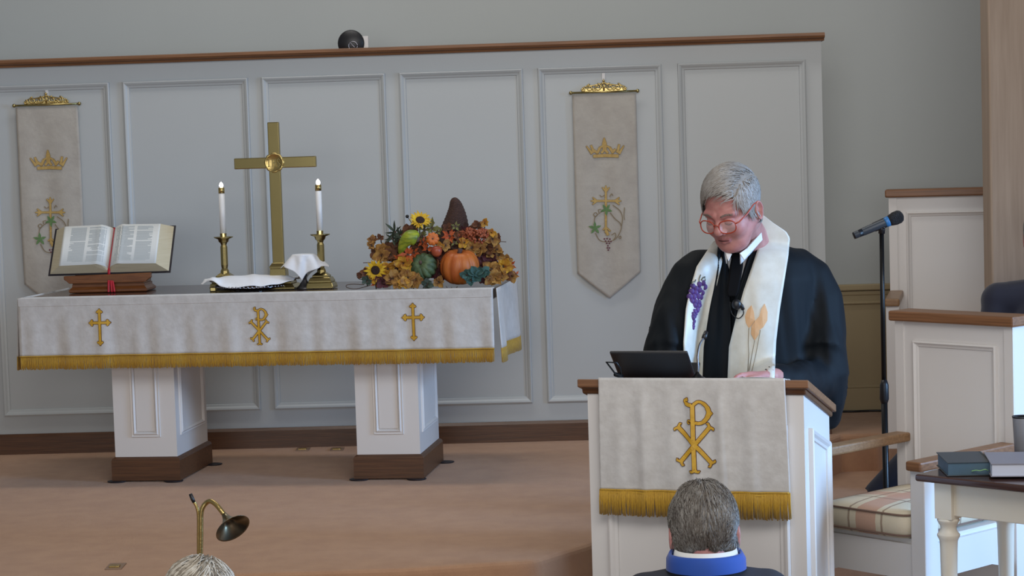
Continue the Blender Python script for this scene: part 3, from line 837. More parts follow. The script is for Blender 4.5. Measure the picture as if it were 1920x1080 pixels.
# ================================================================== PULPIT
FP = Frame((P(1302, 712, 5.84).x, 5.84, 0), R(-17))
pu0, _ = FP.uz(1102, 760); pu1, _ = FP.uz(1507, 760); _, PT = FP.uz(1302, 711)
PD = 0.50; SL = math.tan(R(14.5))
pul = thing('pulpit', 'white panelled pulpit with sloping wooden top in front of the robed man', 'pulpit', FP.w((pu0 + pu1) / 2, PD / 2, FLOOR_Z), R(-17))
m = MB(FP.M)
zt_ = PT - 0.045
m.prism([(0, FLOOR_Z), (0, zt_), (PD, zt_ - SL * PD), (PD, FLOOR_Z)], pu0, pu1, axis='x')
m.build('body', M_WHITE, pul)
m = MB(FP.M)
tu0, _ = FP.uz(1086, 720); tu1 = pu1 + 0.018
def sl(v, d=0): return PT - 0.004 - SL * v + d
m.prism([(-0.022, sl(-0.022)), (PD + 0.03, sl(PD + 0.03)), (PD + 0.03, sl(PD + 0.03) - 0.024), (-0.022, sl(-0.022) - 0.024)], tu0, tu1, axis='x')
m.build('top_board', M_CAP, pul, bevel=0.003)
m = MB(FP.M)
m.prism([(-0.014, sl(-0.014) - 0.022), (PD + 0.02, sl(PD + 0.02) - 0.022), (PD + 0.02, sl(PD + 0.02) - 0.041), (-0.006, sl(-0.006) - 0.041)], tu0 + 0.010, tu1 - 0.010, axis='x')
m.build('edge_moulding', M_WOOD, pul, bevel=0.005)
m = MB(FP.M)
a0, _ = FP.uz(1142, 1000); a1, _ = FP.uz(1482, 1000)
moulding(m, a0, a1, FLOOR_Z + 0.14, PT - 0.13, -0.0004, PROF)
m.build('front_moulding', M_WHITE, pul)
m = MB(FP.M)
rs = []
for d, h in PROF:
    v0, v1 = 0.075 + d, PD - 0.06 - d; zb = FLOOR_Z + 0.14 + d
    rs.append([(pu1 + h, v0, zb), (pu1 + h, v1, zb), (pu1 + h, v1, zt_ - 0.085 - SL * v1 - d), (pu1 + h, v0, zt_ - 0.085 - SL * v0 - d)])
m.rings(rs, cap=False, smooth=False)
m.build('side_moulding', M_WHITE, pul)
m = MB(FP.M); m.box(pu0 - 0.012, pu1 + 0.012, -0.012, PD + 0.012, FLOOR_Z, FLOOR_Z + 0.09); m.build('plinth', M_WOOD, pul, bevel=0.005)

# pulpit cloth
cu0, _ = FP.uz(1127, 720); cu1, _ = FP.uz(1475, 720); ccx = (cu0 + cu1) / 2
_, cz0 = FP.uz(1300, 919); _, cz1 = FP.uz(1300, 964)
CVp = -0.030
def pw(u, z):
    k = max(0.0, min(1.0, (PT - z) / 0.10)); x = u - ccx
    g = lambda c, w_: math.exp(-((x - c - (PT - z) * 0.02) / w_) ** 2)
    return -k * (0.010 * g(-0.145, 0.018) + 0.011 * g(0.0, 0.014) + 0.010 * g(0.085, 0.016) + 0.005 * g(-0.06, 0.02) + 0.006 * g(0.17, 0.02) + 0.004 * g(-0.22, 0.02)) + 0.002 * math.sin(z * 14 + u * 9) * k
pc = thing('pulpit_cloth', 'ivory damask cloth with gold monogram and fringe hanging over the pulpit front', 'pulpit cloth', FP.w(ccx, CVp, cz0), R(-17))
m = MB(FP.M)
def f(a, b):
    if b < 0.25:
        v = 0.22 - (0.22 - CVp) * b / 0.25
        return (cu0 + (cu1 - cu0) * a, v, sl(v) + 0.0025)
    z = sl(CVp) + 0.0025 + (cz0 - sl(CVp)) * (b - 0.25) / 0.75
    w_ = 0.004 * (PT - z) / 0.33
    u = cu0 - w_ + (cu1 - cu0 + 2 * w_ + 0.004 * (PT - z) / 0.3) * a
    return (u, CVp + pw(u, z), z)
m.grid(f, 120, 60)
m.build('cloth_panel', M_CLOTH, pc, solid=0.0025)
m = MB(FP.M); rnd = random.Random(9); N = 210
for i in range(N):
    u = cu0 - 0.004 + (cu1 - cu0 + 0.012) * i / (N - 1); y = CVp - 0.004 + pw(u, cz0)
    L = (cz0 - cz1) * rnd.uniform(0.95, 1.06) * (1 + 0.05 * (i / N)); r_ = rnd.uniform(.0018, .0026)
    sx = rnd.uniform(-.003, .003)
    m.tube([(u, y, cz0 + 0.003), (u + sx * 0.4, y - 0.003, cz0 - L * 0.4), (u + sx, y + rnd.uniform(-.003, .002), cz0 - L)], r_, 5)
m.tube([(cu0 - 0.004 + (cu1 - cu0 + 0.01) * i / 90, CVp - 0.004 + pw(cu0 + (cu1 - cu0) * i / 90, cz0), cz0 + 0.002) for i in range(91)], 0.0032, 6)
m.tube([(cu0 - 0.004 + (cu1 - cu0 + 0.01) * i / 90, CVp - 0.004 + pw(cu0 + (cu1 - cu0) * i / 90, cz0), cz0 - 0.007) for i in range(91)], 0.0026, 6)
m.build('fringe', M_FRINGE, pc)
u, z = FP.uz(1301.7, 818, CVp)
emblem('chi_rho_emblem', pc, FP.M, chirho(5.84 / F_PX / 6.35 / math.cos(R(17)) * 0.985, u, z), CVp - 0.003, pw, 0.0016)

# tablet on its stand
tl = FP.w(*[0, 0, 0])
ua_, _ = FP.uz(1143, 660, 0.12); ub2, _ = FP.uz(1289, 659, 0.12); _, ztab = FP.uz(1220, 659, 0.12)
tc = (ua_ + ub2) / 2; th_ = math.atan2(0.17, ztab - (sl(0.29) + 0.012)); hl = math.hypot(0.17, ztab - (sl(0.29) + 0.012))
t = thing('tablet', 'black tablet computer propped up on the pulpit with its back outward', 'tablet', FP.w(tc, 0.29, sl(0.29)), R(-17))
X = FP.M @ Matrix.Translation((tc, 0.29, sl(0.29) + 0.012)) @ Matrix.Rotation(th_, 4, 'X')
hwid = (ub2 - ua_) / 2
m = MB(X); m.box(-hwid, hwid, -0.006, 0.004, 0, hl); m.build('case', M_BLACK, t, bevel=0.004)
m = MB(X); m.box(-hwid + 0.01, hwid - 0.01, 0.004, 0.005, 0.012, hl - 0.012); m.build('screen', mat('dark_screen', s(14, 14, 20), 0.1), t)
m = MB(X); m.box(-hwid * 0.2, hwid * 0.9, 0.0, 0.10, -0.010, -0.002); m.build('stand_foot', M_BLACK, t, bevel=0.002)
m = MB()
q = [P(1165, 703, 5.98), P(1153, 700, 5.95), P(1137, 679, 5.93), P(1156, 680, 5.93), P(1163, 690, 5.96), P(1165, 703, 5.98)]
m.tube(q, 0.0028, 8); m.tube([P(1166, 706, 6.0), P(1154, 702, 5.97)], 0.007, 8)
m.build('wire_arm', M_BLACKM, t)

# gooseneck microphone
bp = P(1308, 708, 5.97)
t = thing('gooseneck_microphone', 'thin black gooseneck microphone rising from the pulpit top', 'microphone', (bp.x, bp.y, bp.z - 0.01))
m = MB(); m.lathe([(0.002, bp.z - 0.02), (0.03, bp.z - 0.02), (0.028, bp.z - 0.004), (0.014, bp.z + 0.004), (0.006, bp.z + 0.012), (0.003, bp.z + 0.02)], (bp.x, bp.y, 0), 24); m.build('base', M_BLACKM, t)
pts = bez([Vector((bp.x, bp.y, bp.z + 0.005)), P(1309, 690, 5.97), P(1308, 668, 5.98), P(1312, 646, 6.00), P(1319, 634, 6.02)], 5)
m = MB(); m.tube(pts, 0.0032, 8); m.build('neck', M_PEWTER, t)
m = MB(); m.tube([P(1318, 635, 6.02), P(1321, 631, 6.025), P(1324, 622, 6.035)], [0.005, 0.008, 0.006], 12); m.build('capsule', M_BLACK, t)
# sheet of paper
a = FP.I @ P(1412, 706, 5.95)
m = MB(FP.M)
m.grid(lambda p_, q_: (0.075 + 0.20 * p_, 0.01 + 0.16 * q_, sl(0.01 + 0.16 * q_) + 0.006 + 0.006 * math.sin(p_ * 3.1)), 10, 10)
tag(m.build('paper_sheet', M_PAGE, solid=0.0006), 'sheet of white paper lying on the pulpit top by the hand', 'paper')

# ================================================================== PEOPLE
def v3(*a): return np.array(a, dtype=float)
def smin(a, b, k): h = np.clip(0.5 + 0.5 * (b - a) / k, 0, 1); return b * (1 - h) + a * h - k * h * (1 - h)
def smax(a, b, k): return -smin(-a, -b, k)
def sd_ell(p, c, r):
    c, r = v3(*c), v3(*r); q = (p - c) / r; k0 = np.linalg.norm(q, axis=-1); k1 = np.linalg.norm(q / r, axis=-1)
    return k0 * (k0 - 1) / np.maximum(k1, 1e-9)
def sd_cap(p, a, b, ra, rb=None):
    rb = ra if rb is None else rb; a, b = v3(*a), v3(*b); ab = b - a
    t = np.clip(((p - a) @ ab) / (ab @ ab), 0, 1)
    return np.linalg.norm(p - a - t[..., None] * ab, axis=-1) - (ra + (rb - ra) * t)
HC = v3(0, 0.0, -0.005)
def head_sdf(p, face=True):
    pm = p.copy(); pm[..., 0] = np.abs(pm[..., 0])
    d = sd_ell(pm, (0, 0.016, 0.034), (0.076, 0.095, 0.088))
    d = smin(d, sd_ell(pm, (0, -0.026, -0.030), (0.063, 0.064, 0.084)), 0.03)
    d = smin(d, sd_cap(pm, (0.056, 0.012, -0.040), (0.030, -0.045, -0.085), 0.022, 0.020), 0.02)
    d = smin(d, sd_ell(pm, (0, -0.064, -0.096), (0.026, 0.020, 0.019)), 0.02)
    d = smin(d, sd_ell(pm, (0, -0.028, -0.098), (0.046, 0.045, 0.026)), 0.02)
    if face:
        d = smin(d, sd_ell(pm, (0.037, -0.056, -0.034), (0.026, 0.026, 0.028)), 0.016)
        d = smin(d, sd_cap(pm, (0.012, -0.083, 0.016), (0.044, -0.070, 0.019), 0.0105), 0.012)
        d = smax(d, -sd_ell(pm, (0.031, -0.100, -0.001), (0.020, 0.018, 0.011)), 0.010)
        d = smin(d, sd_ell(pm, (0.031, -0.0765, -0.003), (0.0150, 0.0125, 0.0125)), 0.004)
        d = smin(d, sd_ell(pm, (0.033, -0.077, -0.021), (0.016, 0.008, 0.006)), 0.008)
        d = smin(d, sd_cap(p, (0, -0.084, 0.010), (0, -0.103, -0.025), 0.0080, 0.0125), 0.010)
        d = smin(d, sd_ell(p, (0, -0.105, -0.029), (0.0135, 0.011, 0.0108)), 0.006)
        d = smin(d, sd_ell(pm, (0.0140, -0.096, -0.034), (0.0088, 0.010, 0.008)), 0.005)
        d = smax(d, -sd_ell(pm, (0.0070, -0.102, -0.0430), (0.004, 0.006, 0.004)), 0.003)
        d = smin(d, sd_cap(pm, (0.0, -0.090, -0.058), (0.018, -0.084, -0.061), 0.0050, 0.003), 0.006)
        d = smin(d, sd_cap(pm, (0.0, -0.088, -0.0695), (0.016, -0.083, -0.068), 0.0062, 0.004), 0.006)
        d = smax(d, -sd_cap(pm, (0.0, -0.0985, -0.0635), (0.023, -0.088, -0.0650), 0.0035, 0.002), 0.003)
        d = smax(d, -sd_cap(pm, (0.021, -0.098, -0.044), (0.036, -0.082, -0.068), 0.0035, 0.002), 0.008)
    return d
def head_r(dirs, face=True):
    r = np.full(dirs.shape[0], 0.17)
    for _ in range(44):
        d = head_sdf(HC + dirs * r[:, None], face)
        r = r - np.maximum(d, 0) * 0.85
    return r
def sph(az, el):                       # az 0 = face (-y), positive to the person's left (+x)
    return np.stack([np.sin(az) * np.cos(el), -np.cos(az) * np.cos(el), np.sin(el)], -1)
def build_head_mesh(nu=220, nv=150, face=True):
    az = np.linspace(-PI, PI, nu, endpoint=False); el = np.linspace(-PI / 2 + 0.01, PI / 2 - 0.01, nv)
    A, E = np.meshgrid(az, el); d = sph(A.ravel(), E.ravel())
    r = head_r(d, face); v = HC + d * r[:, None]
    rings = [[tuple(v[j * nu + i]) for i in range(nu)] for j in range(nv)]
    return rings, v, nu, nv

def ear(mb, sg, mi=0):
    # ear shell: outline ring with rolled rim and sunken bowl
    n = 28; base = Vector((sg * 0.0735, 0.012, -0.014)); rs = []
    for k, (sc, out) in enumerate(((1.0, -0.012), (1.04, 0.004), (1.10, 0.010), (1.04, 0.013), (0.90, 0.0105), (0.70, 0.004), (0.45, 0.000), (0.1, 0.001))):
        r = []
        for j in range(n):
            a = 2 * PI * j / n; yy = 0.0140 * math.cos(a) * (1.0 if math.sin(a) > -0.2 else 0.75); zz = 0.0275 * math.sin(a)
            yy += 0.003 * math.sin(a)
            lift = 0.0035 * (math.cos(a) + 1) * 0.9
            r.append(base + Vector((sg * (out + lift * (1 if k > 0 else 0)), yy * sc + 0.002, zz * sc)))
        rs.append(r)
    mb.rings(rs, True, mi)

def mesh_person_body(name, chains, voxel, head=None, extra=None, mats=None, origin=(0, 0, 0)):
    # chains: list of (points, radii); grown as one continuous surface
    m = MB()
    for pts, rad in chains:
        pts = [Vector(q_) for q_ in pts]
        for i, q_ in enumerate(pts):
            m.ball(q_, rad[i], 12, 8)
            if i: m.tube([pts[i - 1], q_], [rad[i - 1], rad[i]], 12)
    o = m.build(name, mats or [M_SKIN], None, origin)
    bake_remesh(o, voxel, 4)
    return o
def bake_remesh(o, voxel, smooth_it=4, fac=0.5):
    r = o.modifiers.new('r', 'REMESH'); r.mode = 'VOXEL'; r.voxel_size = voxel; r.use_smooth_shade = True
    if smooth_it:
        sm = o.modifiers.new('s', 'SMOOTH'); sm.iterations = smooth_it; sm.factor = fac
    dg = bpy.context.evaluated_depsgraph_get(); dg.update()
    me = bpy.data.meshes.new_from_object(o.evaluated_get(dg)); old = o.data
    o.modifiers.clear(); o.data = me; me.name = o.name
    if len(me.materials) == 0:
        for mm in old.materials: me.materials.append(mm)
    me.polygons.foreach_set('use_smooth', [True] * len(me.polygons))
    me.polygons.foreach_set('material_index', [0] * len(me.polygons))
def join_rings(o, W, builders, mats):
    # adds further surfaces (head, ears) to the body mesh so that the figure stays one mesh
    me = o.data; n0 = len(me.vertices); co = np.zeros(n0 * 3); me.vertices.foreach_get('co', co)
    verts = [tuple(c) for c in co.reshape(-1, 3)]; faces = [tuple(p_.vertices) for p_ in me.polygons]
    mi = [0] * len(faces)
    I = WM[o.name].inverted()
    verts += [tuple(I @ q_) for q_ in builders.v]
    faces += [tuple(i + n0 for i in f_) for f_ in builders.f]; mi += builders.m
    nm = bpy.data.meshes.new(o.name); nm.from_pydata(verts, [], faces)
    for mm in mats: nm.materials.append(mm)
    nm.polygons.foreach_set('use_smooth', [True] * len(faces)); nm.polygons.foreach_set('material_index', mi)
    nm.update(); o.data = nm

def hair_mesh(mb, HM, hairline, thick, flow, nstr=2600, seed=1, length=0.05, nseg=7, wid=0.0016, lift=0.0, nu=170, nv=110, curl=0.0, rootup=0.0):
    """shell under the hair plus strands lying along the flow"""
    rng = np.random.RandomState(seed)
    az = np.linspace(-PI, PI, nu, endpoint=False); el = np.linspace(-PI / 2 + 0.01, PI / 2 - 0.01, nv)
    A, E = np.meshgrid(az, el); d = sph(A.ravel(), E.ravel()); r = head_r(d, False)
    hl = hairline(A.ravel()); k = np.clip((E.ravel() - hl) / 0.22, -1, 1)
    th = np.where(k > 0, thick(A.ravel(), E.ravel()) * np.minimum(1, k * 1.6) ** 0.6, 0) - np.where(k <= 0, 0.012, 0.001)
    ph = np.array([noise.noise(Vector((float(a) * 9, float(b) * 9, seed))) for a, b in zip(np.cos(A.ravel()) * np.cos(E.ravel()), np.sin(A.ravel()) * np.cos(E.ravel()))])
    v = HC + d * (r + th + 0.0015 * ph * (k > 0))[:, None]
    mb.rings([[tuple(v[j * nu + i]) for i in range(nu)] for j in range(nv)], True, 0, True, True, HM)
    # strands
    a0 = rng.uniform(-PI, PI, nstr * 3); z0 = rng.uniform(-0.7, 1, nstr * 3); e0 = np.arcsin(z0)
    ok = e0 > hairline(a0) + 0.02 + rootup * np.exp(-(a0 / 0.8) ** 2); a0, e0 = a0[ok][:nstr], e0[ok][:nstr]
    P0 = sph(a0, e0); pos = []; cur = P0.copy(); st = length / nseg / 0.1
    L = rng.uniform(0.6, 1.1, len(a0))[:, None]; jit = rng.normal(0, 0.16, (len(a0), 3))
    for q_ in range(nseg + 1):
        rr = head_r(cur, False); A_ = np.arctan2(cur[:, 0], -cur[:, 1]); E_ = np.arcsin(np.clip(cur[:, 2], -1, 1))
        t_ = q_ / nseg
        offs = thick(A_, E_) * (0.97 + 0.12 * rng.rand(len(a0))) + 0.0012 + lift * t_ * t_
        offs = offs * np.where(t_ == 0, 0.3, 1) - np.where(t_ == 1, 0.0012, 0)
        pos.append(HC + cur * (rr + offs)[:, None])
        fl = flow(cur, A_, E_) + jit
        fl = fl - cur * np.sum(fl * cur, 1, keepdims=True)
        fl /= np.maximum(np.linalg.norm(fl, axis=1, keepdims=True), 1e-6)
        cur = cur + fl * st * L; cur /= np.linalg.norm(cur, axis=1, keepdims=True)
    pos = np.array(pos)
    tang = np.gradient(pos, axis=0); rad = pos - HC
    side = np.cross(tang, rad); side /= np.maximum(np.linalg.norm(side, axis=2, keepdims=True), 1e-9)
    wv = wid * (1 - 0.75 * np.linspace(0, 1, nseg + 1) ** 2)[:, None, None]
    nrm = rad / np.linalg.norm(rad, axis=2, keepdims=True)
    Lf = pos + side * wv / 2; Rt = pos - side * wv / 2; Up = pos + nrm * wid * 0.35
    vs, fs = [], []
    for i in range(pos.shape[1]):
        b0 = len(vs)
        for q_ in range(nseg + 1): vs += [tuple(Lf[q_, i]), tuple(Up[q_, i]), tuple(Rt[q_, i])]
        for q_ in range(nseg):
            b = b0 + q_ * 3; fs += [(b, b + 1, b + 4, b + 3), (b + 1, b + 2, b + 5, b + 4)]
    k_ = int(pos.shape[1] * 0.5) * 2 * nseg
    n_ = len(mb.v); mb.add(vs, fs, 1, True, HM)
    for q_ in range(len(mb.m) - len(fs) + k_, len(mb.m)): mb.m[q_] = 0

# ------------------------------------------------------------------ the minister
MX = P(1405, 600, 6.550).x
def hand_chains(wrist, dirv, palm_n, side, curl=0.35, scale=1.0, thumb=1):
    """palm plus five separate bent fingers; dirv = direction of the fingers, palm_n = out of the back of the hand, side = towards the thumb"""
    dv, nn, sv = Vector(dirv).normalized(), Vector(palm_n).normalized(), Vector(side).normalized()
    w = Vector(wrist); C = []
    k = scale
    for off_, L in ((0.030, 0.088), (0.010, 0.092), (-0.010, 0.088), (-0.029, 0.080)):
        C.append(([w, w + dv * 0.045 * k + sv * off_ * 0.7 * k, w + dv * L * k + sv * off_ * k], [0.022 * k, 0.015 * k, 0.0115 * k]))
    for off_, L, r0 in ((0.031, 0.070, 0.0090), (0.0105, 0.079, 0.0092), (-0.0105, 0.073, 0.0088), (-0.030, 0.058, 0.0080)):
        b = w + dv * 0.088 * k + sv * off_ * k; p_ = b; pts = [b]; ang = curl * 0.3
        for f_ in (0.45, 0.30, 0.25):
            dd = dv * math.cos(ang) - nn * math.sin(ang) + sv * off_ * 2.2
            p_ = p_ + dd.normalized() * L * f_ * k; pts.append(p_); ang += curl
        C.append((pts, [r0 * k, r0 * 0.95 * k, r0 * 0.88 * k, r0 * 0.74 * k]))
    a = w + dv * 0.030 * k + sv * 0.024 * k; b = a + (dv * 0.45 + sv * 0.75 - nn * 0.25).normalized() * 0.040 * k
    c = b + (dv * 0.80 + sv * 0.45 - nn * 0.2).normalized() * 0.032 * k; d = c + (dv * 0.95 + sv * 0.1 - nn * 0.25).normalized() * 0.026 * k
    C.append(([w + dv * 0.01 * k, a, b, c, d], [0.019 * k, 0.016 * k, 0.0115 * k, 0.0100 * k, 0.0080 * k]))
    return C

HYAW, HPIT = R(-36), R(25)
HS = 1.02
eye_t = P(1348, 415, 6.230)
HRot = Matrix.Rotation(HYAW, 4, 'Z') @ Matrix.Rotation(HPIT, 4, 'X') @ Matrix.Rotation(R(0), 4, 'Y') @ Matrix.Diagonal((HS, HS, HS, 1))
HM = Matrix.Translation(eye_t - (HRot @ Vector((0, -0.085, 0)))) @ HRot
hc = HM @ Vector((0, 0.0, 0.0))

shL, shR = P(1500, 508, 6.580), P(1316, 510, 6.490)
nb = P(1415, 470, 6.560)
elL, elR = P(1538, 702, 6.500), P(1252, 682, 6.350)
wrL, wrR = P(1446, 707, 6.110), P(1290, 722, 6.150)
pel = Vector((MX + 0.02, 6.62, FLOOR_Z + 0.93))
ch = [([pel, pel + Vector((-0.01, 0, 0.18)), Vector((nb.x, nb.y + 0.02, nb.z - 0.22)), Vector((nb.x, nb.y + 0.01, nb.z - 0.06)), nb], [0.155, 0.150, 0.150, 0.11, 0.062]),
      ([nb, (nb * 0.45 + hc * 0.55), HM @ Vector((0, 0.020, -0.05))], [0.066, 0.062, 0.060]),
      ([Vector((nb.x, nb.y, nb.z - 0.08)), shL], [0.075, 0.048]), ([Vector((nb.x, nb.y, nb.z - 0.08)), shR], [0.075, 0.048]),
      ([shL, elL, wrL], [0.048, 0.036, 0.027]), ([shR, elR, wrR], [0.048, 0.036, 0.027])]
for sg in (-1, 1):
    hp = pel + Vector((sg * 0.095, 0, -0.04)); kn = Vector((hp.x, hp.y - 0.02, FLOOR_Z + 0.50)); an = Vector((hp.x + sg * 0.01, hp.y + 0.02, FLOOR_Z + 0.09))
    ch.append(([hp, kn, an], [0.105, 0.062, 0.042]))
    ch.append(([an + Vector((0, 0.03, -0.045)), an + Vector((0, -0.10, -0.055)), an + Vector((0, -0.17, -0.06))], [0.042, 0.034, 0.028]))
pn = FP.M.to_3x3() @ Vector((0, SL, 1)).normalized()
ch += hand_chains(wrL, P(1380, 702, 6.030) - wrL, pn, FP.M.to_3x3() @ Vector((0, -1, 0.2)), 0.30, 0.96)
ch += hand_chains(wrR, P(1330, 735, 6.050) - wrR, pn, FP.M.to_3x3() @ Vector((0, -1, 0.2)), 0.45, 0.96)
person = mesh_person_body('person', ch, 0.0042, origin=(MX, 6.6, FLOOR_Z), mats=[M_SKIN])
rings, hv, nu_, nv_ = build_head_mesh()
hb = MB(HM); hb.rings(rings, True, 0); ear(hb, 1); ear(hb, -1)
# lips take their own colour
mi = hb.m
for fi in range((nv_ - 1) * nu_):
    j, i = divmod(fi, nu_); c_ = hv[j * nu_ + i]
    if abs(c_[0]) < 0.022 and -0.0725 < c_[2] < -0.0580 + 0.002 * (1 - abs(c_[0]) / 0.02) and c_[1] < -0.080: mi[fi] = 1
join_rings(person, None, hb, [M_SKIN, M_LIP])
tag(person, 'grey-haired man in black robe and ivory stole looking down behind the pulpit', 'person')

m = MB(HM)
hp_az = [0, 0.35, 0.7, 0.95, 1.15, 1.30, 1.45, 1.62, 1.85, 2.3, 3.2]; hp_el = [0.86, 0.84, 0.72, 0.52, 0.26, 0.02, 0.10, 0.22, -0.30, -0.52, -0.58]
hairline = lambda a: np.interp(np.abs(a), hp_az, hp_el)
thick = lambda a, e: 0.0060 + 0.006 * np.clip(np.sin(e), 0, 1) + 0.003 * np.exp(-(a / 0.8) ** 2)
def flow(c, a, e):                      # combed from a part on his left across the top, down at the sides
    down = np.stack([c[:, 0] * 0, c[:, 0] * 0 + 0.15, -np.ones(len(c))], 1)
    sweep = np.stack([-np.ones(len(c)), -0.75 * np.ones(len(c)), -0.15 * np.ones(len(c))], 1)
    k = np.clip((e - 0.35) / 0.35, 0, 1)[:, None]; k = np.where((c[:, 0] > 0.045 / 0.1 * 1.15)[:, None], k * 0.2, k)
    return down * (1 - k) + sweep * k
m2 = MB(); hair_mesh(m2, HM, hairline, thick, flow, 3600, 3, 0.055, 8, 0.0028, 0.002, rootup=0.16)
m2.build('hair', [M_HAIRG, M_HAIRG2], person, fix=False)
# eyebrows, lash lines
def face_pt(x, z, out=0.0):
    y = -0.13
    for _ in range(40):
        d = float(head_sdf(np.array([[x, y, z]]))[0]); y += max(d, 0) * 0.8
    return Vector((x, y - out, z))
rnd = random.Random(2)
for sg in (-1, 1):
    m = MB(HM)
    for i in range(150):
        a = rnd.random(); x = sg * (0.014 + 0.032 * a); z = 0.0185 + 0.005 * math.sin(a * 2.4) - 0.004 * a + rnd.uniform(-0.0022, 0.0022)
        p0 = face_pt(x, z, 0.0004); p1 = face_pt(x + sg * 0.006, z + rnd.uniform(0.0, 0.003), 0.0028)
        m.tube([p0, p1], [0.0008, 0.0003], 4)
    m.build('eyebrow', M_BROW, person)
m = MB(HM); m.tube([face_pt(0.0225 * (i / 6 - 1), -0.0640 - 0.0020 * abs(i / 6 - 1), -0.0002) for i in range(13)], [0.0004 + 0.0016 * math.sin(PI * i / 12) for i in range(13)], 8); m.build('mouth_line', M_MOUTH, person)
for sg in (-1, 1):
    m = MB(HM)
    m.tube([face_pt(sg * (0.019 + 0.024 * i / 8), -0.0075 - 0.0035 * math.sin(PI * i / 8), 0.0002) for i in range(9)], 0.0009, 6)
    m.build('eyelash', M_EYE, person)
# glasses: red-brown round frames low on the nose
gl = MB(HM); lens_parts = []
GZ, GY = -0.014, -0.106
for sg in (-1, 1):
    cx = sg * 0.0345
    pts = []
    for i in range(33):
        a = 2 * PI * i / 32; sx = 0.0265; sz = 0.0195
        ca_, sa_ = math.cos(a), math.sin(a); xx = cx + sx * math.copysign(abs(ca_) ** 0.8, ca_); zz_ = GZ + 0.003 + sz * math.copysign(abs(sa_) ** 0.8, sa_); pts.append(Vector((xx, GY + 0.26 * max(0, abs(xx) - 0.02) + (GZ - zz_) * 0.18 * -1, zz_)))
    gl.tube(pts, 0.0019, 8, cap=False)
    ln = MB(HM); lens_parts.append(ln); ln.rings([[p_ for p_ in pts[:-1]], [Vector((p_.x, p_.y + 0.0012, p_.z)) for p_ in pts[:-1]]])
    gl.tube([Vector((sg * 0.060, GY + 0.012, GZ + 0.010)), Vector((sg * 0.069, GY + 0.022, GZ + 0.012)), Vector((sg * 0.0785, GY + 0.060, 0.004)), Vector((sg * 0.0835, -0.006, 0.016)), Vector((sg * 0.084, 0.012, 0.014)), Vector((sg * 0.078, 0.030, 0.0))], 0.0022, 8)
gl.tube(bez([Vector((-0.0090, GY - 0.0005, GZ + 0.008)), Vector((0, GY - 0.004, GZ + 0.013)), Vector((0.0095, GY - 0.0005, GZ + 0.008))], 5), 0.0018, 8)
g = gl.build('glasses', M_GLASSF, person)
for ln in lens_parts: ln.build('lens', M_LENS, g)

# ---- robe: lofted torso and bell sleeves grown together
def ell(c, rx, ry, yaw=0.0, n=36, tilt=None):
    out = []
    for j in range(n):
        a = 2 * PI * j / n; v = Vector((rx * math.cos(a), ry * math.sin(a), 0)); v.rotate(Matrix.Rotation(yaw, 3, 'Z'))
        out.append(Vector(c) + v)
    return out
rb = MB()
rows = [(452, 1392, 1438, 6.46, 0.055), (462, 1352, 1474, 6.46, 0.095), (472, 1318, 1500, 6.46, 0.125), (486, 1296, 1520, 6.46, 0.145), (520, 1286, 1530, 6.45, 0.165),
        (600, 1282, 1528, 6.45, 0.175), (700, 1278, 1530, 6.46, 0.18), (800, 1268, 1545, 6.48, 0.19), (950, 1262, 1535, 6.48, 0.18), (1180, 1255, 1540, 6.48, 0.19)]
rs = []
for (y, xa, xb, D, dy) in rows:
    D += 0.10
    A_, B_ = P(xa, y, D), P(xb, y, D); c = (A_ + B_) / 2
    if y == 1180: c.z = FLOOR_Z + 0.05
    rs.append(ell((c.x, D, c.z), (B_.x - A_.x) / 2, dy, R(-12)))
rb.rings(rs, True)
def sleeve(points, radii, dirs=None, n=28):
    pts = [Vector(p_) for p_ in points]; rs = []
    for i, p_ in enumerate(pts):
        t = (pts[min(i + 1, len(pts) - 1)] - pts[max(i - 1, 0)]).normalized()
        x = t.cross(Vector((0, -1, 0))).normalized() if dirs is None else t.cross(Vector((0, 0, 1))).normalized(); y = x.cross(t)
        rx, ry, sag = radii[i]
        rs.append([p_ + x * rx * math.cos(2 * PI * j / n) + y * ry * math.sin(2 * PI * j / n) for j in range(n)])
    rb.rings(rs, True)
# his left (image right)
sleeve([P(1462, 496, 6.570), P(1494, 500, 6.570), P(1519, 518, 6.570), P(1537, 560, 6.560), P(1540, 620, 6.540), P(1538, 668, 6.500)],
       [(0.05, 0.07, 0), (0.064, 0.082, 0), (0.070, 0.09, 0), (0.072, 0.10, 0), (0.082, 0.11, 0), (0.088, 0.115, 0)])
sleeve([P(1540, 650, 6.520), P(1541, 700, 6.500), P(1545, 750, 6.520), P(1551, 795, 6.550)], [(0.085, 0.11, 0), (0.094, 0.10, 0), (0.078, 0.08, 0), (0.045, 0.05, 0)])
sleeve([P(1545, 715, 6.50), P(1505, 716, 6.34), P(1466, 712, 6.20), P(1428, 711, 6.11)], [(0.070, 0.085, 0), (0.062, 0.066, 0), (0.052, 0.050, 0), (0.036, 0.030, 0)], 1)
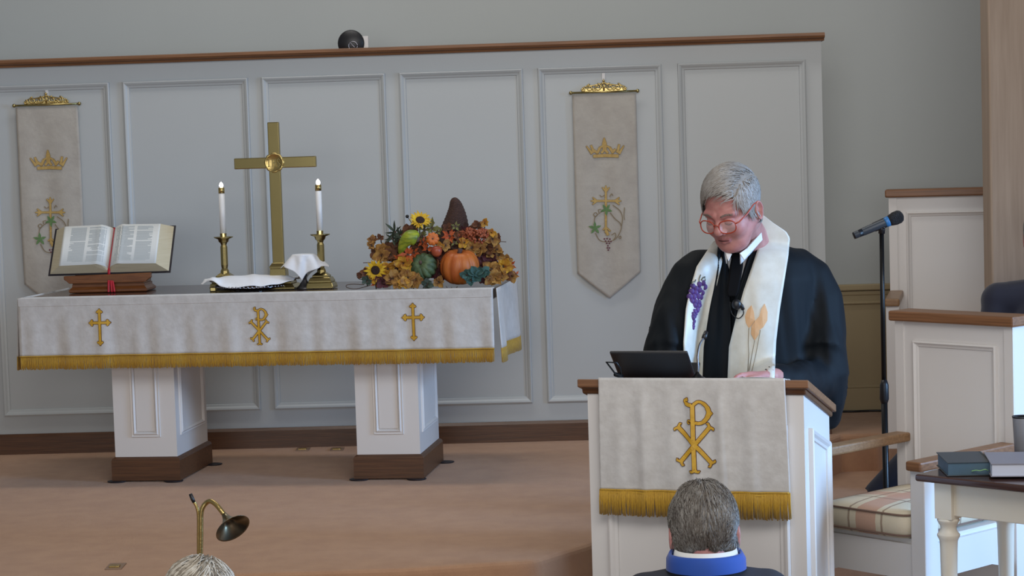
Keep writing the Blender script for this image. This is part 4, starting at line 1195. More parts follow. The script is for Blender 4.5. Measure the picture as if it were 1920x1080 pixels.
# his right (image left)
sleeve([P(1342, 496, 6.500), P(1314, 500, 6.500), P(1295, 516, 6.480), P(1276, 560, 6.460), P(1258, 620, 6.400), P(1250, 670, 6.350)],
       [(0.05, 0.07, 0), (0.060, 0.082, 0), (0.064, 0.09, 0), (0.066, 0.10, 0), (0.076, 0.11, 0), (0.080, 0.105, 0)])
sleeve([P(1250, 660, 6.370), P(1248, 715, 6.320), P(1262, 770, 6.320)], [(0.080, 0.10, 0), (0.075, 0.09, 0), (0.045, 0.05, 0)])
sleeve([P(1250, 700, 6.320), P(1280, 735, 6.220), P(1298, 745, 6.180)], [(0.065, 0.07, 0), (0.055, 0.055, 0), (0.045, 0.04, 0)], 1)
robe = rb.build('robe', [M_ROBE], person)
bake_remesh(robe, 0.009, 10, 0.6)
me = robe.data; IW = WM[robe.name]
for v_ in me.vertices:
    w_ = IW @ v_.co; n_ = v_.normal
    side = max(0.0, min(1.0, (1.02 - w_.z) / 0.25))
    f1 = noise.noise(Vector((w_.x * 15 + w_.z * 1.5, w_.y * 9, w_.z * 1.2))) * 0.012 + noise.noise(Vector((w_.x * 34 + w_.z * 3, w_.y * 20, w_.z * 2.5))) * 0.006
    v_.co += n_ * f1 * side
me.update()
dg = bpy.context.evaluated_depsgraph_get()
bmv = bmesh.new(); bmv.from_mesh(me); bmv.transform(IW); ROBE = BVHTree.FromBMesh(bmv); bmv.free()

def lerp_poly(poly, t):                 # point at height fraction of a polyline [(x,y),...] sorted by y
    ys = [p_[1] for p_ in poly]; return float(np.interp(t, ys, [p_[0] for p_ in poly]))
def draped(name, left, right, off_, mt, parent, nu=10, nv=40, solid=0.003, dfall=6.500, y0=None, y1=None, bump=None, tree=None):
    y0 = y0 if y0 is not None else max(left[0][1], right[0][1]); y1 = y1 if y1 is not None else min(left[-1][1], right[-1][1])
    G = np.full((nv + 1, nu + 1), np.nan)
    for j in range(nv + 1):
        y = y0 + (y1 - y0) * j / nv
        for i in range(nu + 1):
            x = lerp_poly(left, y) + (lerp_poly(right, y) - lerp_poly(left, y)) * i / nu
            h = (tree or ROBE).ray_cast(CAMP, ray(x, y), 20)
            if h[0] is not None: G[j, i] = h[0].y
    G = np.where(np.isnan(G), dfall, G); G = np.minimum(G, dfall + 0.06)
    for _ in range(6):
        Q = np.pad(G, 1, mode='edge'); G = np.minimum(G, (Q[:-2, 1:-1] + Q[2:, 1:-1] + Q[1:-1, :-2] + Q[1:-1, 2:] + 2 * G) / 6)
    m = MB()
    def f(a, b):
        j, i = int(round(b * nv)), int(round(a * nu)); y = y0 + (y1 - y0) * b
        x = lerp_poly(left, y) + (lerp_poly(right, y) - lerp_poly(left, y)) * a
        return P(x, y, G[j, i] - off_ - (bump(a, b) if bump else 0))
    m.grid(f, nu, nv)
    return m.build(name, mt, parent, solid=solid), (lambda x, y: None)
def on_robe(px, py, off_):
    h = ROBE.ray_cast(CAMP, ray(px, py), 20)
    D = h[0].y if h[0] is not None else 6.3
    return P(px, py, D - off_)
# shirt front, collar, tie
draped('shirt', [(1352, 462), (1366, 500), (1376, 540)], [(1428, 440), (1402, 500), (1384, 540)], 0.010, M_SHIRT, person, 12, 20, y0=446, y1=538, dfall=6.440)
m = MB()
HN = [HM @ Vector((0.050 * math.sin(a), 0.030 - 0.052 * math.cos(a), -0.118 - 0.006 * math.cos(a))) for a in np.linspace(-2.6, 2.6, 30)]
top = [p_ + Vector((0, 0, 0.016)) + (p_ - nb) * 0.0 for p_ in HN]
cpath = bez([P(1362, 486, 6.290), P(1360, 462, 6.360), P(1378, 452, 6.500), P(1410, 446, 6.600), P(1436, 440, 6.540), P(1424, 447, 6.430), P(1406, 468, 6.340), P(1388, 487, 6.300)], 5)
w0 = [p_ for p_ in cpath]
m.rings([[p_ + Vector((0, 0, -0.014)) for p_ in w0], [p_ + Vector((0, 0, 0.006)) for p_ in w0], [p_ + Vector((0, 0, 0.016)) for p_ in w0]], cap=False, closed=False)
m.prism([(0, 0)], 0, 0) if False else None
m.build('shirt_collar', M_SHIRT, person, solid=0.003)
m = MB()
def wing(a, b, c, d): m.add([a, b, c, d], [(0, 1, 2, 3)], 0, False)
wing(P(1361, 474, 6.280), P(1372, 476, 6.275), P(1366, 489, 6.265), P(1361, 484, 6.280))
m.build('collar_wing', M_SHIRT, person, solid=0.003); m = MB()
wing(P(1387, 475, 6.27), P(1400, 466, 6.30), P(1402, 478, 6.29), P(1395, 487, 6.265)); m.build('collar_wing', M_SHIRT, person, solid=0.003); m = MB()
wing(P(1400, 466, 6.30), P(1427, 436, 6.40), P(1429, 450, 6.40), P(1402, 478, 6.29))
m.build('collar_wing', M_SHIRT, person, solid=0.003)
draped('tie', [(1370, 474), (1371, 486), (1368, 500), (1362, 545), (1366, 560)], [(1398, 474), (1393, 486), (1393, 500), (1385, 545), (1378, 560)], 0.016, M_TIE, person, 6, 20, y0=474, y1=556, dfall=6.300, solid=0.005)
# robe's front facings
fac1, _ = draped('robe_facing', [(1346, 462), (1344, 500), (1332, 570), (1320, 650), (1318, 712)], [(1362, 462), (1364, 500), (1368, 545), (1370, 600), (1372, 712)], 0.018, M_ROBE, person, 10, 50, y0=462, y1=712, dfall=6.400, bump=lambda a, b: 0.004 * math.sin(a * 12))
fac2, _ = draped('robe_facing', [(1420, 440), (1400, 490), (1388, 530), (1378, 560), (1374, 712)], [(1430, 440), (1424, 470), (1412, 500), (1396, 560), (1376, 640), (1376, 712)], 0.018, M_ROBE, person, 10, 50, y0=440, y1=712, dfall=6.460, bump=lambda a, b: 0.003 * math.sin(a * 9))
# stole
stL = [(1338, 452), (1322, 476), (1306, 500), (1294, 540), (1286, 580), (1282, 640), (1282, 714)]
stLr = [(1350, 452), (1357, 476), (1352, 500), (1341, 550), (1330, 610), (1320, 660), (1317, 714)]
stR = [(1424, 404), (1425, 430), (1420, 470), (1410, 500), (1394, 545), (1379, 600), (1367, 650), (1364, 714)]
stRr = [(1432, 404), (1450, 418), (1474, 434), (1481, 446), (1478, 480), (1470, 530), (1462, 580), (1455, 640), (1452, 714)]
stole, _ = draped('stole', stL, stLr, 0.020, M_STOLE, person, 12, 60, y0=452, y1=714, dfall=6.460, solid=0.004)
stole2, _ = draped('stole', stR, stRr, 0.022, M_STOLE, person, 14, 70, y0=404, y1=714, dfall=6.500, solid=0.004)
m = MB()
bk_ = bez([P(1450, 425, 6.520), P(1452, 418, 6.620), P(1420, 415, 6.700), P(1380, 420, 6.680), P(1350, 445, 6.580), P(1344, 458, 6.480)], 6)
m.rings([[p_ + Vector((0, 0.0, -0.075)) for p_ in bk_], [p_ + Vector((0, -0.012, -0.015)) for p_ in bk_]], cap=False, closed=False)
m.build('stole_back', M_STOLE, stole2, solid=0.003)
# trees for things pinned on the stole
def tree_of(*obs):
    b = bmesh.new()
    for o in obs:
        t_ = bmesh.new(); t_.from_mesh(o.data); t_.transform(WM[o.name]); me_ = bpy.data.meshes.new('t'); t_.to_mesh(me_); t_.free(); b.from_mesh(me_); bpy.data.meshes.remove(me_)
    tr = BVHTree.FromBMesh(b); b.free(); return tr
ST = tree_of(stole, stole2)
def on_st(px, py, off_=0.004):
    h = ST.ray_cast(CAMP, ray(px, py), 20); D = h[0].y if h[0] is not None else 6.25
    return P(px, py, D - off_)
m = MB()
zk = lambda x, y: (1260 + x / 3.858, 440 + y / 3.858)
for (x, y, r_) in ((150, 372, 14), (172, 390, 15), (196, 360, 15), (222, 350, 15), (234, 378, 16), (140, 410, 15), (168, 420, 16), (196, 400, 16), (216, 420, 15), (128, 448, 16), (155, 450, 17), (185, 446, 17), (206, 452, 15),
                   (142, 480, 14), (166, 486, 16), (190, 492, 16), (160, 510, 15), (182, 518, 17), (196, 510, 14), (176, 545, 17), (160, 556, 14), (184, 540, 13), (150, 580, 15), (168, 572, 13), (148, 600, 15), (160, 590, 13), (156, 626, 12), (153, 642, 10), (152, 662, 11), (152, 676, 9)):
    q_ = r_ * 1.5 / 3.858 * 6.2 / F_PX; m.ball(on_st(*zk(x, y), 0.003), (q_, 0.005, q_), 12, 8)
m.build('grape_applique', M_PURP, stole)
m = MB()
for path, wd in (([(196, 350), (198, 318), (208, 290)], 7), ([(150, 360), (140, 345), (165, 340), (172, 325)], 9), ([(222, 340), (240, 330), (238, 305), (222, 312), (212, 330)], 10)):
    m.tube([on_st(*zk(*q_), 0.005) for q_ in path], wd / 3.858 / 2 * 6.2 / F_PX, 6)
m.build('stem_applique', mat('grape_stem', s(92, 98, 92), 0.7), stole)
m = MB()
def petal(pts, o_=0.004):
    ps = [on_st(*zk(*q_), o_) for q_ in pts]; c = sum(ps, Vector()) / len(ps)
    n = len(ps); vs = [c + Vector((0, -0.003, 0))] + ps + [p_ + Vector((0, 0.003, 0)) for p_ in ps]
    m.add(vs, [(0, 1 + i, 1 + (i + 1) % n) for i in range(n)] + [(1 + i, 1 + n + i, 1 + n + (i + 1) % n, 1 + (i + 1) % n) for i in range(n)], 0, False)
petal([(575, 510), (592, 560), (600, 620), (572, 660), (556, 676), (535, 640), (528, 590), (545, 545)])
petal([(672, 500), (692, 560), (690, 620), (660, 670), (632, 690), (600, 625), (632, 590), (645, 540)])
petal([(600, 625), (632, 665), (628, 720), (598, 766), (572, 720), (574, 665)], 0.006)
m.build('wheat_applique', M_PEACH, stole2)
m = MB()
for path in ([(556, 676), (552, 760), (556, 860), (548, 990)], [(598, 766), (580, 860), (556, 990)], [(640, 690), (610, 850), (575, 1000)]):
    m.tube([on_st(*zk(*q_), 0.003) for q_ in path], 0.0011, 5)
m.build('stalk_stitching', M_VINE, stole2)
# lapel microphone
c = on_robe(1381, 571, 0.045)
t = thing('lapel_microphone', 'small black clip-on microphone pinned to the front of the black robe', 'microphone', c)
m = MB(); m.ball(c, (0.016, 0.013, 0.017), 16, 12); m.tube([P(1384, 566, c.y), P(1391, 574, c.y - 0.005), P(1393, 580, c.y)], 0.006, 8); m.build('foam_head', M_BLACK, t)
m = MB(); m.tube(bez([P(1392, 576, c.y), P(1394, 588, c.y), P(1386, 597, c.y), P(1378, 594, c.y + 0.004), P(1371, 585, c.y + 0.01), P(1369, 566, c.y + 0.01)], 5), 0.0018, 6); m.build('cable_loop', M_BLACKM, t)

# ================================================================== RIGHT SIDE: chairs, side table, stand, seated people
def plaid():
    m = mat('plaid_upholstery', s(214, 200, 176), 0.85, bump=0.1, bscale=200)
    nt = m.node_tree; b = nt.nodes['Principled BSDF']; tc = nt.nodes['Texture Coordinate']
    sp = nt.nodes.new('ShaderNodeSeparateXYZ'); nt.links.new(tc.outputs['Object'], sp.inputs[0])
    prev = None
    for (ax, fr, ph, th, col) in ((0, 3.7, 0.1, 0.30, s(190, 142, 122)), (1, 3.5, 0.3, 0.26, s(200, 156, 134)), (0, 7.4, 0.45, 0.06, s(140, 116, 98)), (1, 7.0, 0.9, 0.06, s(140, 116, 98))):
        mu = nt.nodes.new('ShaderNodeMath'); mu.operation = 'MULTIPLY_ADD'; mu.inputs[1].default_value = fr; mu.inputs[2].default_value = ph + 10
        nt.links.new(sp.outputs[ax], mu.inputs[0])
        fc_ = nt.nodes.new('ShaderNodeMath'); fc_.operation = 'FRACT'; nt.links.new(mu.outputs[0], fc_.inputs[0])
        lt = nt.nodes.new('ShaderNodeMath'); lt.operation = 'LESS_THAN'; lt.inputs[1].default_value = th; nt.links.new(fc_.outputs[0], lt.inputs[0])
        ml = nt.nodes.new('ShaderNodeMath'); ml.operation = 'MULTIPLY'; ml.inputs[1].default_value = 0.75; nt.links.new(lt.outputs[0], ml.inputs[0])
        mx = nt.nodes.new('ShaderNodeMix'); mx.data_type = 'RGBA'; nt.links.new(ml.outputs[0], mx.inputs['Factor'])
        mx.inputs['B'].default_value = (*col, 1)
        if prev is None: mx.inputs['A'].default_value = (*s(214, 202, 178), 1)
        else: nt.links.new(prev, mx.inputs['A'])
        prev = mx.outputs['Result']
    nt.links.new(prev, b.inputs['Base Color'])
    return m
M_PLAID = plaid()

def clergy_chair(origin, yaw, w_, ztop, zarm, zseat, zfl, label, lean=0.0, d_=0.50, armw=M_CAP, cushion=True):
    F_ = Frame(origin, yaw)
    t = thing('clergy_chair', label, 'chair', F_.w(0, -d_ / 2, zfl), yaw, 'white panelled clergy chairs')
    h = w_ / 2
    m = MB(F_.M); m.box(-h, h, 0, 0.075, zfl + 0.12, ztop - 0.035); b = m.build('backrest', M_WHITE, t, bevel=0.002)
    m = MB(F_.M)
    moulding(m, -h + 0.075, h - 0.065, zseat + 0.05, ztop - 0.10, -0.0004, [(0, 0), (0.001, 0.010), (0.007, 0.013), (0.014, 0.006), (0.020, 0.004), (0.022, 0)])
    m.box(-h + 0.0, -h + 0.035, -0.006, 0, zseat, ztop - 0.036); m.box(h - 0.035, h, -0.006, 0, zseat, ztop - 0.036)
    m.build('back_moulding', M_WHITE, b)
    m = MB(F_.M); m.box(-h - 0.015, h + 0.015, -0.025, 0.095, ztop - 0.035, ztop); m.build('cap_rail', M_CAP, t, bevel=0.006)
    aw = 0.062
    for sg in (-1, 1):
        x0 = sg * (h - aw / 2 + 0.004)
        m = MB(F_.M); m.box(x0 - aw / 2, x0 + aw / 2, -d_ - 0.02, -0.001, zarm - 0.032, zarm); m.build('armrest', armw if sg > 0 else M_ARMW, t, bevel=0.007)
        m = MB(F_.M); m.box(x0 - 0.028, x0 + 0.028, -d_, -d_ + 0.07, zfl, zarm - 0.032); m.build('front_post', M_WHITE, t, bevel=0.003)
        m = MB(F_.M); m.prism([(-d_ + 0.065, zseat - 0.02), (0.0, zseat - 0.02), (0.0, zseat - 0.15), (-0.06, zseat - 0.15), (-0.12, zseat - 0.135), (-d_ + 0.17, zseat - 0.135), (-d_ + 0.11, zseat - 0.15), (-d_ + 0.065, zseat - 0.17)], x0 - 0.014, x0 + 0.014, axis='x')
        m.build('side_rail', M_WHITE, t)
        m = MB(F_.M); m.box(x0 - 0.028, x0 + 0.028, 0.004, 0.07, zfl, zfl + 0.13); m.build('rear_leg', M_WHITE, t)
    m = MB(F_.M); m.prism([(-h + 0.05, zseat - 0.02), (h - 0.05, zseat - 0.02), (h - 0.05, zseat - 0.16), (h - 0.12, zseat - 0.135), (-h + 0.12, zseat - 0.135), (-h + 0.05, zseat - 0.16)], -d_ + 0.012, -d_ + 0.034)
    m.build('front_rail', M_WHITE, t)
    m = MB(F_.M); m.box(-h + 0.03, h - 0.03, -d_ + 0.03, 0, zseat - 0.03, zseat - 0.005); m.build('seat', M_WHITE, t)
    if cushion:
        hx, y0_, y1_, z0_, z1_ = h - 0.055, -d_ - 0.012, -0.004, zseat - 0.004, zseat + 0.088
        rs = []; n = 48
        for zz_, ins, r_ in ((z0_, 0.020, 0.02), (z0_ + 0.012, 0.004, 0.03), ((z0_ + z1_) / 2, 0.0, 0.035), (z1_ - 0.022, 0.003, 0.035), (z1_ - 0.008, 0.014, 0.04), (z1_, 0.05, 0.05), (z1_ + 0.006, 0.12, 0.05)):
            r = []; cy = (y0_ + y1_) / 2; hy = (y1_ - y0_) / 2
            for j in range(n):
                a = 2 * PI * j / n; c_, s_ = math.cos(a), math.sin(a); e_ = 0.22
                r.append((math.copysign(abs(c_) ** e_, c_) * (hx - ins), cy + math.copysign(abs(s_) ** e_, s_) * (hy - ins), zz_))
            rs.append(r)
        m = MB(F_.M); m.rings(rs); cu = m.build('seat_cushion', M_PLAID, t)
        for zz_ in (z0_ + 0.012, z1_ - 0.014):
            m = MB(F_.M); pts = []
            for j in range(n + 1):
                a = 2 * PI * j / n; c_, s_ = math.cos(a), math.sin(a); e_ = 0.22
                pts.append((math.copysign(abs(c_) ** e_, c_) * (hx - 0.002), (y0_ + y1_) / 2 + math.copysign(abs(s_) ** e_, s_) * ((y1_ - y0_) / 2 - 0.002), zz_))
            m.tube(pts, 0.0035, 6, cap=False); m.build('piping', mat('cushion_piping', s(120, 96, 84), 0.8), cu)
    return F_
c0 = P(1675, 577, 7.06); c1 = P(1905, 598, 6.68)
yawc = math.atan2(c1.y - c0.y, c1.x - c0.x)
wch = math.hypot(c1.x - c0.x, c1.y - c0.y)
ztop = (c0.z + c1.z) / 2
FN = clergy_chair(((c0.x + c1.x) / 2, (c0.y + c1.y) / 2, 0), yawc, wch - 0.02, ztop, 0.300, 0.045, FLOOR_Z,
                  'white panelled armchair with plaid cushion between the pulpit and the small side table', d_=0.495)
d0 = P(1676, 357, 9.0)
clergy_chair((d0.x + 0.29, 8.94, 0), R(-13), 0.64, P(1720, 354, 9.0).z, P(1672, 560, 8.55).z, 0.43, 0.0,
             'tall white panelled armchair on the upper platform behind the microphone stand', d_=0.46, armw=M_WOOD)

# side table
ct = P(1714, 889, 6.02); yt = R(-44)
FS = Frame((ct.x, ct.y, 0), yt); ST_Z = ct.z
t = thing('side_table', 'small cream side table with dark top and turned legs holding the books', 'table', FS.w(0.35, 0.22, FLOOR_Z), yt)
W_, D_ = 0.74, 0.46
m = MB(FS.M); m.box(0, W_, 0, D_, ST_Z - 0.022, ST_Z); m.build('tabletop', M_DARKW, t, bevel=0.008, seg=3)
m = MB(FS.M); m.box(0.075, W_ - 0.075, 0.052, D_ - 0.052, ST_Z - 0.125, ST_Z - 0.022)
m.build('apron', M_CREAM, t, bevel=0.003)
for (x, y) in ((0.075, 0.065), (W_ - 0.075, 0.065), (0.075, D_ - 0.065), (W_ - 0.075, D_ - 0.065)):
    m = MB(FS.M)
    m.box(x - 0.029, x + 0.029, y - 0.029, y + 0.029, ST_Z - 0.135, ST_Z - 0.022)
    zt4 = ST_Z - 0.135; z0 = FLOOR_Z
    m.lathe([(0.010, z0), (0.014, z0), (0.020, z0 + 0.03), (0.015, z0 + 0.06), (0.018, z0 + 0.10), (0.026, zt4 - 0.09), (0.027, zt4 - 0.07), (0.029, zt4 - 0.064), (0.034, zt4 - 0.054), (0.034, zt4 - 0.048), (0.028, zt4 - 0.042), (0.024, zt4 - 0.034), (0.024, zt4 - 0.024), (0.030, zt4 - 0.014), (0.034, zt4 - 0.006), (0.032, zt4)], (x, y, 0), 24)
    m.build('leg', M_CREAM, t, bevel=0.001)

def book(name, label, px, py, D, yaw, wx, dy, h, cover, edge, ribbon=None, z=None, group=None):
    p_ = P(px, py, D); z = ST_Z + 0.001 if z is None else z
    F_ = Frame((p_.x, p_.y, 0), yaw)
    t = thing(name, label, 'book', F_.w(wx / 2, dy / 2, z), yaw, group)
    m = MB(F_.M); m.box(0.004, wx - 0.006, 0.004, dy - 0.004, z + 0.003, z + h - 0.003); m.build('page_block', edge, t)
    m = MB(F_.M); m.box(0, wx, 0, dy, z, z + 0.003); m.box(0, wx, 0, dy, z + h - 0.003, z + h)
    rs = [[(wx - 0.006 + 0.010 * math.sin(PI * k / 8) - 0.0, yy, z + 0.0 + h * k / 8) for k in range(9)] + [(wx - 0.009, yy, z + h), (wx - 0.009, yy, z)] for yy in (0, dy)]
    m.rings(rs, True, 0, False)
    m.build('cover', cover, t, bevel=0.001)
    if ribbon:
        m = MB(F_.M); x = wx * 0.62
        m.tube(bez([(x - 0.012, -0.002, z + h * 0.35), (x, -0.006, z + h * 0.42), (x + 0.012, -0.010, z + h * 0.40), (x + 0.026, -0.014, z + h * 0.50), (x + 0.034, -0.010, z + h * 0.40)], 4), 0.003, 6, flat=0.5)
        m.build('ribbon', ribbon, t)
    return F_
p_b = PZ(1776, 894, ST_Z)
book('hymnal', 'dark teal-edged book with a green ribbon lying on the side table', 1776, 894, p_b.y, R(-3), 0.135, 0.20, 0.042, mat('slate_cover', s(58, 64, 68), 0.5), mat('teal_edges', s(70, 96, 112), 0.5, vary=0.2, vscale=8), mat('green_ribbon', s(132, 180, 120), 0.5))
p_b = PZ(1862, 899, ST_Z)
m = MB(FS.M)
pl = FS.I @ PZ(1848, 886, ST_Z)
m.grid(lambda a, b: tuple(FS.I @ (PZ(1846, 889, ST_Z) + Vector((a * 0.22, -a * 0.075 + b * 0.10, 0.003 + 0.002 * math.sin(a * 7))))), 10, 4)
tag(m.build('paper_sheet', M_PAGE, solid=0.0008), 'loose white paper sticking out from under the grey book on the side table', 'paper')
book('prayer_book', 'thick grey book lying at the right edge of the picture on the side table', 1858, 897, p_b.y, R(-8), 0.165, 0.22, 0.040, mat('grey_cover', s(130, 124, 128), 0.6), mat('grey_edges', s(196, 196, 204), 0.7), z=ST_Z + 0.007)
# steel tumbler
q = P(1926, 866, 6.12)
t = thing('tumbler', 'brushed steel tumbler cut by the right edge of the picture', 'tumbler', (q.x, q.y + 0.05, ST_Z))
zt5 = P(1926, 786, q.y).z
m = MB(); m.lathe([(0.020, ST_Z), (0.024, ST_Z + 0.003), (0.030, zt5 - 0.004), (0.031, zt5), (0.028, zt5), (0.022, ST_Z + 0.01)], (q.x + 0.0, q.y + 0.05, 0), 32); m.build('cup_body', mat('brushed_steel', s(160, 158, 160), 0.4, metal=0.35), t)
m = MB(); m.lathe([(0.0312, zt5 - 0.002), (0.0316, zt5 + 0.003), (0.027, zt5 + 0.003), (0.027, zt5 - 0.002)], (q.x, q.y + 0.05, 0), 32); m.build('rim', M_BLACK, t)

# microphone on a floor stand
DM = 7.34
b0 = P(1655, 434, DM); 
base = P(1665, 900, DM); fz = FLOOR_Z
t = thing('microphone_stand', 'tall black microphone stand between the robed man and the armchairs', 'microphone stand', (base.x, DM, fz))
topv = P(1653, 436, DM); midv = P(1657, 712, DM); bot = Vector((midv.x + 0.004, DM, fz + 0.02))
m = MB(); m.tube([midv + Vector((0, 0, -0.02)), topv], 0.0085, 12); m.build('upper_pole', M_BLACKM, t)
m = MB(); m.tube([bot, midv + Vector((0, 0, -0.05))], 0.0115, 12); m.build('lower_pole', M_BLACKM, t)
m = MB(); m.tube([P(1658, 756, DM), P(1658, 748, DM), P(1658, 722, DM), P(1658, 712, DM)], [0.012, 0.017, 0.016, 0.010], 16); m.build('clutch', M_BLACK, t)
m = MB(); m.lathe([(0.10, fz), (0.10, fz + 0.012), (0.08, fz + 0.018), (0.02, fz + 0.026), (0.014, fz + 0.05)], (bot.x, DM, 0), 40); m.build('round_base', M_BLACKM, t)
axis = (P(1690, 404, DM) - P(1603, 441, DM)); axis.normalize()
m = MB(); m.tube([P(1653, 438, DM), P(1654, 420, DM)], 0.012, 14); m.tube([P(1654, 428, DM), P(1660, 414, DM)], 0.010, 12)
c = P(1651, 421, DM); m.tube([c - axis * 0.026, c + axis * 0.026], [0.017, 0.019], 16); m.ball(P(1657, 427, DM - 0.012), 0.005, 10, 8)
m.build('mic_clip', M_BLACK, t)
tm = thing('handheld_microphone', 'black wireless handheld microphone with a blue ring clipped on the floor stand', 'microphone', P(1651, 421, DM - 0.005))
a0_, a1_ = P(1601, 442, DM - 0.004), P(1684, 407, DM - 0.004); L_ = (a1_ - a0_).length
def at(k): return a0_ + (a1_ - a0_) * k
m = MB(); m.tube([at(0), at(0.02), at(0.20), at(0.22), at(0.68), at(0.72)], [0.0115, 0.0135, 0.0135, 0.0150, 0.0160, 0.0175], 20); m.build('handle', mat('mic_body', s(58, 66, 76), 0.4), tm)
m = MB(); m.tube([at(-0.01), at(0.20)], [0.0125, 0.0142], 20); m.build('antenna_cap', M_BLACK, tm)
m = MB(); m.tube([at(0.70), at(0.72), at(0.79), at(0.80)], [0.017, 0.0186, 0.0196, 0.018], 20); m.build('blue_ring', mat('blue_ring_paint', s(50, 116, 176), 0.4), tm)
m = MB(); m.tube([at(0.795), at(0.84), at(0.92), at(1.02), at(1.08), at(1.11)], [0.019, 0.0215, 0.0245, 0.0245, 0.019, 0.008], 22); m.build('grille', mat('mic_grille', s(52, 50, 52), 0.5, metal=0.5, bump=0.8, bscale=500), tm)

# ------------------------------------------------------------------ seated people
def seated(name, label, head_pos, yaw, zseat, zfloor, shoulder_w, Mtop, hairm, hl, th, fl, pitch=R(15), hs=1.0, sc=1.0, hair_args=None, sink=0.0, headon=True, top_mat=None, neck=0.155, rise=0.0, legs=None):
    Rz = Matrix.Rotation(yaw, 4, 'Z')
    HR = Rz @ Matrix.Rotation(pitch, 4, 'X') @ Matrix.Diagonal((hs, hs, hs, 1))
    H_ = Matrix.Translation(head_pos) @ HR
    f = Rz @ Vector((0, -1, 0)); sd = Rz @ Vector((1, 0, 0))
    nk = Vector(head_pos) - f * 0.035 + Vector((0, 0, -neck)) * hs
    pv = Vector((nk.x, nk.y, zseat + 0.16)) - f * 0.02
    C = [([pv, (pv * 0.5 + nk * 0.5), nk + Vector((0, 0, -0.10)), nk], [0.15, 0.135, 0.11, 0.058]), ([nk, H_ @ Vector((0, 0.02, -0.05))], [0.060, 0.058])]
    hands = []
    for sg in (-1, 1):
        sh = nk + sd * sg * shoulder_w + Vector((0, 0, -0.085 + rise)); hp = pv + sd * sg * 0.09; kn = hp + f * 0.42 + Vector((0, 0, 0.0)); kn.z = max(zseat + 0.07, zfloor + 0.48)
        an = kn + Vector((0, 0, 0)); an.z = zfloor + 0.085; an -= f * 0.06
        if legs and sg in legs: kn, an = legs[sg]
        el = sh + Vector((0, 0, -0.27)) + f * 0.10 + sd * sg * 0.03; wr = el + f * 0.19 + Vector((0, 0, -0.04)) - sd * sg * 0.06
        C += [([nk + Vector((0, 0, -0.085)), sh], [0.08, 0.056]), ([sh, el, wr], [0.05, 0.04, 0.028]), ([hp, kn], [0.10, 0.064]), ([kn, an], [0.06, 0.04]), ([an + Vector((0, 0, -0.04)), an + f * 0.12 + Vector((0, 0, -0.05)), an + f * 0.19 + Vector((0, 0, -0.055))], [0.042, 0.034, 0.026])]
        C += hand_chains(wr, f * 0.9 - Vector((0, 0, 0.25)), Vector((0, 0, 1)), -sd * sg, 0.35, 0.95)
        hands.append((sh, el, wr, hp, kn, an))
    o = mesh_person_body(name, C, 0.006, origin=(pv.x, pv.y, zfloor), mats=[M_SKIN])
    rings, hv, _, _ = build_head_mesh(120, 90)
    b = MB(H_); b.rings(rings, True, 0); ear(b, 1); ear(b, -1)
    join_rings(o, None, b, [M_SKIN, M_LIP]); tag(o, label, 'person')
    if hairm:
        m = MB(); hair_mesh(m, H_, hl, th, fl, *hair_args); m.build('hair', list(hairm), o, fix=False)
    # clothing
    j = MB(); 
    for (sh, el, wr, hp, kn, an) in hands:
        j.tube([sh, el, wr], [0.066, 0.055, 0.043], 14); j.ball(sh, 0.072, 14, 10); j.ball(el, 0.056, 12, 8)
        j.tube([nk + Vector((0, 0, -0.075 + rise)), sh], [0.085, 0.070], 14)
    j.tube([pv + Vector((0, 0, -0.06)), pv * 0.5 + nk * 0.5, nk + Vector((0, 0, -0.12)), nk + Vector((0, 0, -0.035 + rise))], [0.175, 0.165, 0.135, 0.088], 20)
    jo = j.build('jacket', [top_mat], o); bake_remesh(jo, 0.009, 8)
    tr = MB()
    for (sh, el, wr, hp, kn, an) in hands:
        tr.tube([hp - f * 0.05, kn], [0.118, 0.078], 14); tr.ball(kn, 0.078, 12, 8); tr.tube([kn, an], [0.076, 0.056], 14)
    tro = tr.build('trousers', [M_NAVY], o); bake_remesh(tro, 0.010, 6)
    for (sh, el, wr, hp, kn, an) in hands:
        sh_ = MB(); sh_.tube([an - f * 0.05 + Vector((0, 0, -0.04)), an + f * 0.05 + Vector((0, 0, -0.04)), an + f * 0.20 + Vector((0, 0, -0.052))], [0.044, 0.046, 0.032], 14)
        sh_.build('shoe', M_BLACK, o)
    return o, H_, nk, f, sd

# man with dark grey hair in the first row, seen from behind
hlB = lambda a: np.interp(np.abs(a), [0, 0.7, 1.15, 1.35, 1.5, 1.7, 1.95, 2.3, 3.2], [0.55, 0.50, 0.2, 0.05, 0.15, 0.18, -0.45, -0.75, -0.85])
thB = lambda a, e: 0.0105 + 0.004 * np.sin(a * 7 + e * 5) * 0.5 + 0.006 * np.clip(-np.cos(a), 0, 1) * np.clip(0.4 - e, 0, 1)
def flB(c, a, e):
    return np.stack([0.25 * np.sign(c[:, 0]), 0.6 * np.ones(len(c)), -1.0 * np.ones(len(c))], 1)
hp_ = P(1319, 998, 5.22)
ob, HB_, nkB, fB, sB = seated('person', 'grey-haired man in a charcoal jacket with blue collar seen from behind before the pulpit', hp_, PI, -0.42, NAVE_Z, 0.155, None, (M_HAIRB, M_HAIRB2), hlB, thB, flB, R(20), 1.0, 1.0, (5200, 11, 0.042, 7, 0.0030, 0.006), top_mat=M_JACKET, neck=0.115, rise=0.036)
m = MB(); cc = HB_ @ Vector((0, 0.012, -0.118)); n = 40
def colr(rx, ry, z, tilt=0.25): return [Vector((cc.x + rx * math.cos(2 * PI * j / n), cc.y + ry * math.sin(2 * PI * j / n), z + 0.012 * (1 - math.sin(2 * PI * j / n)) * 0 + (0.016 if math.sin(2 * PI * j / n) > 0 else 0) * math.sin(2 * PI * j / n))) for j in range(n)]
